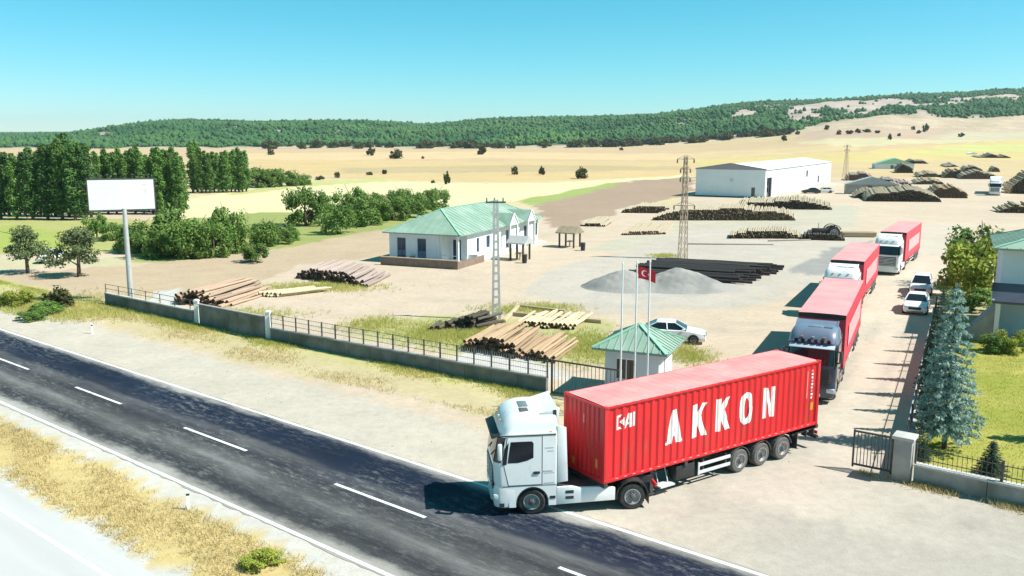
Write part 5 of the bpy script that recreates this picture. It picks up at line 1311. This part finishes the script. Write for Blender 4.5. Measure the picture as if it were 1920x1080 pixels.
# ------------------------------------------------------------------ trees
def leaf_faces(centers, radii, counts, size, seed, flat=(1,1,1), droop=0, aspect=1.7):
    r_ = np.random.default_rng(seed); V = []; n_tot = 0
    for (c, r, n) in zip(centers, radii, counts):
        d = r_.normal(size=(n,3)); d /= np.linalg.norm(d, axis=1)[:,None]
        rad = r*(r_.uniform(0,1,n)**.45)
        p = np.array(c)+d*rad[:,None]*np.array(flat)
        nrm = d+r_.normal(size=(n,3))*.7+np.array([0,0,.35]); nrm /= np.linalg.norm(nrm, axis=1)[:,None]
        a = np.cross(nrm, r_.normal(size=(n,3))); a /= np.linalg.norm(a, axis=1)[:,None]
        if droop: a[:,2] -= droop; a /= np.linalg.norm(a, axis=1)[:,None]
        b = np.cross(nrm, a)
        s = size*r_.uniform(.6,1.35,n)[:,None]; 
        V.append(np.stack([p-a*s*aspect*.5, p+b*s*.5, p+a*s*aspect*.5, p-b*s*.5], 1))
    V = np.concatenate(V); n = len(V)
    return V.reshape(-1,3), np.arange(n*4).reshape(n,4)
def leaf_obj_mesh(name, m, *a, **k):
    v, f = leaf_faces(*a, **k); me = bpy.data.meshes.new(name); fast_mesh(me, v, f); me.materials.append(m); return me
def trunk_mesh(h, r, limbs, seed, m):
    r_ = random.Random(seed); mb = MB(); n = 8; rings = []
    for i in range(5):
        u = i/4; rings.append([(.15*r*math.sin(u*5+seed)+math.cos(6.28*k/n)*r*(1-.72*u), math.sin(6.28*k/n)*r*(1-.72*u), u*h) for k in range(n)])
    mb.loft(rings)
    for (z0_, dx_, dy_, dz_) in limbs: mb.cyl((0,0,z0_), (dx_,dy_,z0_+dz_), r*.38, r*.10, 6)
    return mb.mesh('trunk', m, smooth=60)
PROTO = {}
def proto(kind):
    if kind in PROTO: return PROTO[kind]
    r_ = random.Random(hash_(kind)); base = kind.split('_')[0]; v = int(kind.split('_')[1]); q = r_.uniform
    if base in ('poplar','darkpoplar'):
        cs, rs, ns = [], [], []
        for k in range(26):
            u = k/25; w_ = 1.55*math.sin(math.pi*(u*.86+.11))**.6*(1-.25*u)
            for j in range(3):
                a = q(0,6.28); rad = w_*q(.25,.75); cs.append((math.cos(a)*rad, math.sin(a)*rad, 1.3+u*11.1)); rs.append(q(.6,1.0)*(1.05-.45*u)); ns.append(52)
        cr = leaf_obj_mesh('crown', M['leaf_poplar'] if base == 'poplar' else M['leaf_poplar_dark'], cs, rs, ns, .24, v+5)
        tk = trunk_mesh(10, .24, [(2.5+k*.9, q(-1,1), q(-1,1), 1.8) for k in range(7)], v, M['bark'])
    elif base in ('bush','bright','field'):
        cs, rs, ns = [], [], []
        nb = 24
        for k in range(nb):
            a = q(0,6.28); rad = 1.65*math.sqrt(q(0,1)); z = q(.45,3.1)*(1-.3*rad/1.65); cs.append((math.cos(a)*rad, math.sin(a)*rad*.95, z)); rs.append(q(.30,.85)); ns.append(int((180 if base != 'field' else 45)*q(.6,1.3)))
        m_ = {'bush':'leaf_bush','bright':'leaf_bright','field':'leaf_field'}[base]
        cr = leaf_obj_mesh('crown', M[m_], cs, rs, ns, .14 if base != 'field' else .4, v+9)
        tk = trunk_mesh(2.4, .14, [(.6+.3*k, q(-1.1,1.1), q(-1.1,1.1), 1.2) for k in range(6)], v, M['bark'])
    elif base == 'pine':
        cs, rs, ns = [], [], []
        for k in range(16):
            a = k*2.4+q(0,.6); u = k/15; rad = 1.7*(1-u*.65)*q(.5,1); cs.append((math.cos(a)*rad, math.sin(a)*rad, 1.3+u*2.6+q(-.2,.2))); rs.append(q(.55,.85)); ns.append(200)
        cr = leaf_obj_mesh('crown', M['leaf_pine'], cs, rs, ns, .13, v+3, flat=(1.2,1.2,.6))
        tk = trunk_mesh(3.4, .16, [(.9+.35*k, q(-1.4,1.4), q(-1.4,1.4), .6) for k in range(8)], v, M['bark'])
    elif base in ('spruce','conifer'):
        V = []; rr_ = np.random.default_rng(v+40); H0 = 7.0; z = .9
        cs, rs, ns = [], [], []; limbs = []
        while z < H0-.15:
            u = (z-.9)/(H0-.9); rad = 1.75*(1-u)**.85+.08; nb = max(4, int(9*(1-u)+4)); ph = q(0,6.28)
            for k in range(nb):
                a = ph+6.28*k/nb+q(-.2,.2); ln = rad*q(.75,1.1); dz = -.16*ln+.02
                limbs.append((z, math.cos(a)*ln*.9, math.sin(a)*ln*.9, dz))
                for s_ in np.linspace(.25, 1, max(2, int(ln/.26))):
                    cs.append((math.cos(a)*ln*s_, math.sin(a)*ln*s_, z+dz*s_+.05)); rs.append(.17+.10*(1-s_)); ns.append(22)
            z += .30+.16*(1-u)
        cs.append((0,0,H0)); rs.append(.12); ns.append(12)
        cr = leaf_obj_mesh('crown', M['leaf_spruce'] if base == 'spruce' else M['leaf_dark'], cs, rs, ns, .08, v+7, flat=(1.25,1.25,.55), droop=.2, aspect=2.4)
        tk = trunk_mesh(H0-.2, .13, limbs, v, M['bark'])
    PROTO[kind] = (cr, tk); return PROTO[kind]
def hash_(s): return sum(ord(c)*(i+3)*31 for i, c in enumerate(s))
def tree(kind, loc, sc, name, label, cat, group=None, rz=None):
    cr, tk = proto(kind); z = terr1(loc[0], loc[1]) if len(loc) == 2 else loc[2]
    o = empty(name, (loc[0], loc[1], z), rnd.uniform(0,6.28) if rz is None else rz, label, cat, group)
    o.scale = sc if isinstance(sc, tuple) else (sc,sc,sc)
    link('crown', cr, o); link('trunk', tk, o); return o

# poplar grove at the left
POP = [(-89.80, 146.21),(-91.57, 152.23),(-87.14, 148.12),(-89.82, 155.40),(-83.83, 147.10),(-85.75, 153.21),(-81.11, 147.07),(-84.25, 155.33),(-78.56, 147.04),(-81.00, 154.21),(-76.11, 147.01),(-77.46, 152.06),(-73.45, 146.01),(-75.91, 153.08),(-72.02, 146.96),(-73.03, 150.97)]
for i, px_ in enumerate(POP):
    s = .86+.2*rnd.random()+(.10 if i in (11,12,13,14) else 0)
    tree(('darkpoplar_%d' if i % 3 != 1 else 'poplar_%d') % (i%3+1), px_, (s*1.15,s*1.15,s), 'poplar_tree', 'tall dark poplar in the grove left of the billboard', 'tree', 'poplars left of the billboard')
for i in range(20):
    t = i/19; px_ = [(-74.22, 156.29),(-76.65, 163.19),(-73.60, 158.51),(-76.04, 165.61),(-71.53, 157.36),(-73.22, 163.15),(-69.78, 157.34),(-72.04, 164.34),(-68.61, 158.44),(-70.31, 164.31),(-66.58, 157.30),(-68.09, 163.08),(-65.39, 158.40),(-66.97, 164.27),(-63.38, 157.25),(-64.87, 163.04),(-62.26, 158.36),(-63.17, 163.01),(-60.08, 157.21),(-60.58, 160.63)][i]
    s = .80+.16*rnd.random(); tree('poplar_%d' % (i%3+1), px_, (s*1.0,s*1.0,s), 'poplar_tree', 'light green poplar in the row behind the billboard panel', 'tree', 'poplars behind the billboard')
for i, px_ in enumerate([(-80.87, 221.41),(-80.57, 223.61),(-77.93, 219.20),(-78.37, 223.57),(-75.77, 219.16),(-76.18, 223.53),(-74.34, 221.30),(-74.72, 225.76),(-72.16, 221.26),(-72.50, 225.71),(-70.82, 223.44),(-70.56, 225.68),(-68.90, 223.40),(-68.62, 225.64)]):
    s = (.78+.12*rnd.random()) if i > 1 else 1.0; tree('poplar_%d' % (i%3+1), px_, (s*1.15,s*1.15,s), 'poplar_tree', 'poplar in the small clump right of the billboard', 'tree', 'poplars right of the billboard')
# creek side shrubs and trees; (base pixel, scale w, scale h)
SH = [((-57.11, 119.09),1.2,1.3),((-53.75, 116.54),1.3,1.2),((-44.98, 104.27),1.7,1.8),((-47.29, 106.31),1.2,1.2),((-40.94, 99.49),1.6,1.8),((-40.35, 102.28),1.9,2.6),((-37.35, 98.11),1.6,1.7),((-36.18, 99.45),1.7,2.0),((-34.33, 99.43),1.6,1.8),((-34.04, 102.70),1.7,2.2),((-33.09, 104.17),1.3,1.4),
      ((-31.37, 110.46),1.5,1.5),((-30.46, 112.73),1.5,1.4),((-29.76, 116.31),1.0,.8)]
for i, (a, s, h) in enumerate(SH): tree(['bush_1','bush_2','bush_3'][i%3], a, (s*.74,s*.74,h*.76*rnd.uniform(.85,1.15)), 'shrub', 'green shrub in the thicket right of the billboard post', 'shrub', 'thicket right of the billboard post')
tree('bush_2', (-32.48, 136.53), (1.75,1.75,2.05), 'round_tree', 'round dark green tree standing alone before the pale field', 'tree')
tree('bush_3', (-34.40, 160.28), (1.15,1.15,1.15), 'round_tree', 'small light tree just right of the lone round tree', 'tree')
tree('bush_1', (-25.20, 125.56), (1.6,1.6,1.4), 'shrub', 'dark shrub nearest to the left side of the office roof', 'shrub')
for a, s, h in [((-25.79, 139.92),1.7,2.3),((-22.64, 136.42),1.8,1.9),((-21.58, 141.66),1.6,1.5),((-19.81, 145.37),1.8,1.7),((-17.82, 151.31),1.8,1.6),((-16.18, 160.04),1.7,1.5),((-14.76, 169.83),1.6,1.6),((-25.53, 160.16),1.4,1.5),((-21.21, 164.87),1.5,1.7)]:
    tree('bush_%d' % rnd.randint(1,3), a, (s*.9,s*.9,h*.85), 'shrub', 'green shrub in the row behind the office roof', 'shrub', 'shrubs behind the office')
for a, s in [((-71.27, 245.42),1.9),((-68.86, 248.08),1.7),((-66.08, 250.79),1.7),((-63.09, 253.55),1.2),((-60.66, 256.39),1.1)]:
    tree('bush_%d' % rnd.randint(1,3), a, (s*1.3,s*1.3,s), 'shrub', 'low shrub in the line running from the poplar clump', 'shrub', 'shrubs right of the poplar clump')
tree('bush_1', (-28.50, 95.88), (.9,.9,.7), 'shrub', 'low round shrub at the edge of the brown strip', 'shrub')
tree('pine_1', (-49.54, 87.90), (1.25,1.25,1.12), 'pine_tree', 'small pine near the blue car at left', 'tree')
tree('pine_2', (-43.20, 85.77), (1.35,1.35,1.2), 'pine_tree', 'small greyish pine between the blue car and the billboard', 'tree')
tree('field_1', (-36.79, 69.41), (.55,.55,.55), 'shrub', 'brownish bush on the verge left of the low wall', 'shrub')
tree('bush_3', (-36.45, 66.80), (.75,.6,.35), 'shrub', 'dark low bush at the road verge on the left', 'shrub')
tree('bush_2', (-36.31, 64.38), (.6,.5,.25), 'shrub', 'tiny weed clump nearest the road at left', 'shrub')
tree('bright_2', (-40.74, 70.11), (.8,.7,.42), 'shrub', 'yellow green weeds at the far left verge', 'shrub')
tree('bright_1', (-7.91, 26.07), (.42,.34,.15), 'shrub', 'green bush growing on the dry median', 'shrub')
# lone trees out in the fields: (x, y, width, height)
FT = [((-176.5, 644.2),14,13),((-60.9, 305.1),10,13),((-100.1, 623.2),16,16),((-72.7, 550.1),26,18),((-49.0, 337.0),9,10),((-19.5, 262.7),13,24),((-22.2, 644.3),15,18),((1.1, 331.4),12,18),((11.3, 331.4),12,16),((23.6, 300.0),24,22),((-53.4, 328.7),12,7),((-63.6, 290.2),16,8),((146.1, 870.5),20,12),((90.1, 724.3),8,6),((-24.3, 269.3),8,6),((-55.7, 550.1),6,5)]
for i, (p, wpx, hpx) in enumerate(FT):
    d = p[1]; s = d/1654.
    tree('field_%d' % (i%3+1), p, (wpx*s/3.6, wpx*s/3.6, hpx*s/3.3), 'field_tree', 'lone dark tree standing out in the dry fields', 'tree', 'lone trees in the fields')
RT = [((263.7, 712.7),10,9),((274.6, 718.8),14,8),((286.3, 731.1),10,9),((298.7, 743.5),14,7),((300.2, 725.1),10,6),((273.5, 638.5),7,12),((302.0, 688.9),7,6),((385.8, 849.6),7,8),((371.9, 794.4),10,16),((345.0, 749.2),8,7),((527.7, 1106.2),6,6),((362.4, 711.8),10,8),((215.7, 698.7),10,12),((302.8, 849.6),10,10),((260.8, 806.5),9,8)]
for i, (p, wpx, hpx) in enumerate(RT):
    d = p[1]; s = d/1654.
    tree('field_%d' % (i%3+1), p, (wpx*s/3.6, wpx*s/3.6, hpx*s/3.3), 'field_tree', 'small dark tree dotted on the pale slope at right', 'tree', 'trees on the pale right slope')
r_ = random.Random(5)
for i in range(95):
    px_ = r_.choice([r_.uniform(470,1000), r_.uniform(1000,1480), r_.uniform(1110,1460)]); t = (px_-960)/1654.; yy_ = r_.uniform(885,925); p = (t*yy_, yy_)
    s = r_.uniform(1.6,3.0); tree('field_%d' % (i%3+1), p, (s*1.3,s*1.3,s), 'foothill_tree', 'dark tree along the foot of the wooded hill', 'tree', 'trees along the foot of the hill')

# garden conifers at the right
tree('spruce_1', (19.2, 36.9), (.82,.82,1.05), 'blue_spruce', 'tall blue grey spruce on the lawn behind the gate pillar', 'tree')
CF = [((18.9,38.9),'conifer_1',.62),((20.4,41.7),'conifer_2',.70),((21.8,44.6),'conifer_1',.74),((23.4,47.6),'conifer_2',.70),((25.1,50.9),'conifer_1',.68),((27.0,54.2),'conifer_2',.66),((29.0,58.2),'conifer_1',.62)]
for p, k, s in CF: tree(k, (p[0]+.35, p[1]), (s*.52,s*.52,s*.84), 'conifer', 'dark conifer in the row along the garden wall by the drive', 'tree', 'conifers along the drive')
tree('bright_1', (39.5, 72.5), (1.7,1.7,1.75), 'leafy_tree', 'bright green leafy tree left of the house roof', 'tree')
tree('bush_2', (43.5, 79.5), (1.6,1.6,1.9), 'leafy_tree', 'darker green tree behind the bright one by the house', 'tree')
tree('bush_1', (36.8, 68.2), (1.0,1.0,.6), 'shrub', 'dark low hedge below the bright green tree', 'shrub')
tree('bush_3', (30.8, 54.6), (.5,.5,.42), 'shrub', 'dark shrub before the house porch', 'shrub')
tree('conifer_2', (17.5,35.3), (.22,.22,.13), 'shrub', 'low dark shrub at the foot of the gate pillar', 'shrub')
tree('conifer_1', (19.45,33.55), (.36,.36,.22), 'shrub', 'dark clipped tree behind the railing at the right edge', 'shrub')
tree('conifer_1', (26.6,37.2), (.8,.8,.8), 'conifer', 'dark conifer added just past the right edge to shade the lawn', 'tree')  # out of view; added for the shadow it casts on the lawn
wb_ = tree('bright_3', (32.1, 54.4), (.5,.5,.5), 'shrub', 'pale flowering shrub by the porch column', 'shrub')

# ------------------------------------------------------------------ grasses
def blades(name, pts, h, wd, m, label, seed, per=4, spread=.10):
    r_ = np.random.default_rng(seed); n = len(pts)*per
    p = np.repeat(np.asarray(pts), per, 0)+np.concatenate([r_.normal(0,spread,(n,2)), np.zeros((n,1))], 1)
    a = r_.uniform(0,6.28,n); hh_ = h*r_.uniform(.4,1.3,n); lean = r_.normal(0,.45,(n,2))*hh_[:,None]
    dx = np.stack([np.cos(a),np.sin(a),np.zeros(n)],1)*(wd*r_.uniform(.6,1.4,n))[:,None]
    tip = p+np.concatenate([lean, hh_[:,None]],1)
    V = np.stack([p-dx, p+dx, tip],1).reshape(-1,3); me = bpy.data.meshes.new(name); fast_mesh(me, V, np.arange(n*3).reshape(n,3)); me.materials.append(m)
    return tag(link(name, me), label, 'grass', kind='stuff')
M['grass_dry'] = mat('dry_grass', (.60,.49,.25), .9, (.52,.42,.21), .6, transl=.3, spec=.1)
M['grass_green'] = mat('verge_grass', (.44,.46,.12), .85, (.58,.53,.20), .25, transl=.45, spec=.1)
M['grass_lawn'] = mat('lawn_grass', (.30,.35,.06), .85, (.46,.42,.13), .22, transl=.45, spec=.1)
g = np.random.default_rng(3)
s_ = g.uniform(-70,-8,15000); q_ = g.uniform(13.3,16.35,15000)
keep = (np.sin(s_*.9+q_*2)+np.sin(s_*.37-q_*1.3)+g.normal(0,.7,15000)) > -.6
s_, q_ = s_[keep], q_[keep]
blades('dry_grass', np.stack([RD[0]*s_+RN[0]*q_, RD[1]*s_+RN[1]*q_, 0*s_],1), .16, .012, M['grass_dry'], 'dry yellow grass on the median strip', 1)
def wall_y(x): return np.interp(x, [FA[0]-48,FA[0],FB[0],FC[0]], [FA[1]+37,FA[1],FB[1],FC[1]])
x_ = g.uniform(-52,2.0,24000); d_ = np.abs(g.normal(0,.8,24000))+.15; y_ = wall_y(x_)-d_*1.25
k_ = (np.sin(x_*.7)+np.sin(x_*.23+1)+g.normal(0,.6,24000)-d_*.35) > .1
x_, y_ = x_[k_], y_[k_]
blades('verge_grass', np.stack([x_,y_,0*x_],1), .17, .018, M['grass_green'], 'yellow green grass along the foot of the boundary wall', 2)
x_ = g.uniform(-45,3,9000); y_ = wall_y(x_)-g.uniform(1.5,6.0,9000)
k_ = (np.sin(x_*.9+y_)+np.sin(x_*.31-y_*.7)+g.normal(0,.5,9000)) > .55
blades('dry_grass', np.stack([x_[k_],y_[k_],0*x_[k_]],1), .16, .014, M['grass_dry'], 'sparse dry grass between the road and the wall', 3)
P_ = []
for (cx, cy, sx, sy, n) in ((*(-4.15, 60.02),3.4,3.2,2600),(*(-10.23, 62.72),2.0,2.5,700),(*(1.72, 68.74),3.5,2,1000),(*(5.28, 55.98),2.6,4,1500),(*(-17.70, 79.00),5,2.5,1600),(*(-23.39, 66.73),6,2,1200),(*(-40.30, 70.11),7,5,3000),(*(-33.44, 66.79),4,2.5,1000),(*(11.20, 53.80),1.5,2.5,500),(*(17.78, 100.84),1.5,1.5,300)):
    P_.append(np.stack([g.normal(cx,sx*.55,n), g.normal(cy,sy*.55,n), np.zeros(n)],1))
P_ = np.concatenate(P_); P_ = P_[(P_[:,0]*RN[0]+P_[:,1]*RN[1]) > 27.5]
blades('weeds', P_, .30, .02, M['grass_green'], 'patches of weeds around the log stacks', 4)
x_ = g.uniform(16,42,42000); y_ = g.uniform(20,64,42000)
d1 = (x_-16.1)*.6247+(y_-33.05)*.7809; d2 = (x_-15.95)*.8864-(y_-33.7)*.4629
k_ = (d1 > .3) & (d2 > .3)
blades('lawn_grass', np.stack([x_[k_],y_[k_],0*x_[k_]],1), .06, .012, M['grass_lawn'], 'short lawn grass in the garden at right', 5, per=4, spread=.12)
s2 = g.uniform(-2.0,16,2600); base = np.stack([16.1+.7826*s2, 33.05-.6225*s2, 0*s2],1); off = np.abs(g.normal(0,.22,2600))+.22
k_ = np.sin(s2*2.1)+g.normal(0,.6,2600) > .1
base[:,0] -= off*.6225; base[:,1] -= off*.7826
blades('weeds', base[k_], .20, .015, M['grass_dry'], 'dry weeds at the foot of the grey garden wall', 6)
# loose stones strewn on the verge and yard
n = 1300; x_ = g.uniform(-40,30,n); y_ = g.uniform(26,90,n); q_ = x_*RN[0]+y_*RN[1]; k_ = (q_ > 25.6) & ((x_-15.5)*.88-(y_-33.4)*.46 < -.6)
x_, y_ = x_[k_], y_[k_]; r2 = g.uniform(.015,.045,len(x_)); v_, f_ = blob_tris(x_, y_, -.02+0*x_, r2, r2*1.2, 1.0)
me = bpy.data.meshes.new('stones'); fast_mesh(me, v_, f_); me.materials.append(M['gravel']); tag(link('stones', me), 'loose small stones strewn over the yard', 'stones', kind='stuff')

# ------------------------------------------------------------------ air
hz = bpy.data.materials.new('thin_haze'); hz.use_nodes = True; N = hz.node_tree.nodes
for n in list(N):
    if n.type != 'OUTPUT_MATERIAL': N.remove(n)
pv = N.new('ShaderNodeVolumePrincipled'); pv.inputs['Color'].default_value = (.72,.90,.95,1); pv.inputs['Density'].default_value = .00009; pv.inputs['Anisotropy'].default_value = .2
hz.node_tree.links.new(pv.outputs[0], N['Material Output'].inputs['Volume'])
hb = MB().box(-6200,6200,-150,6600,-12,170).build('haze', hz); tag(hb, 'thin summer haze over the fields and hills', 'haze', kind='stuff')
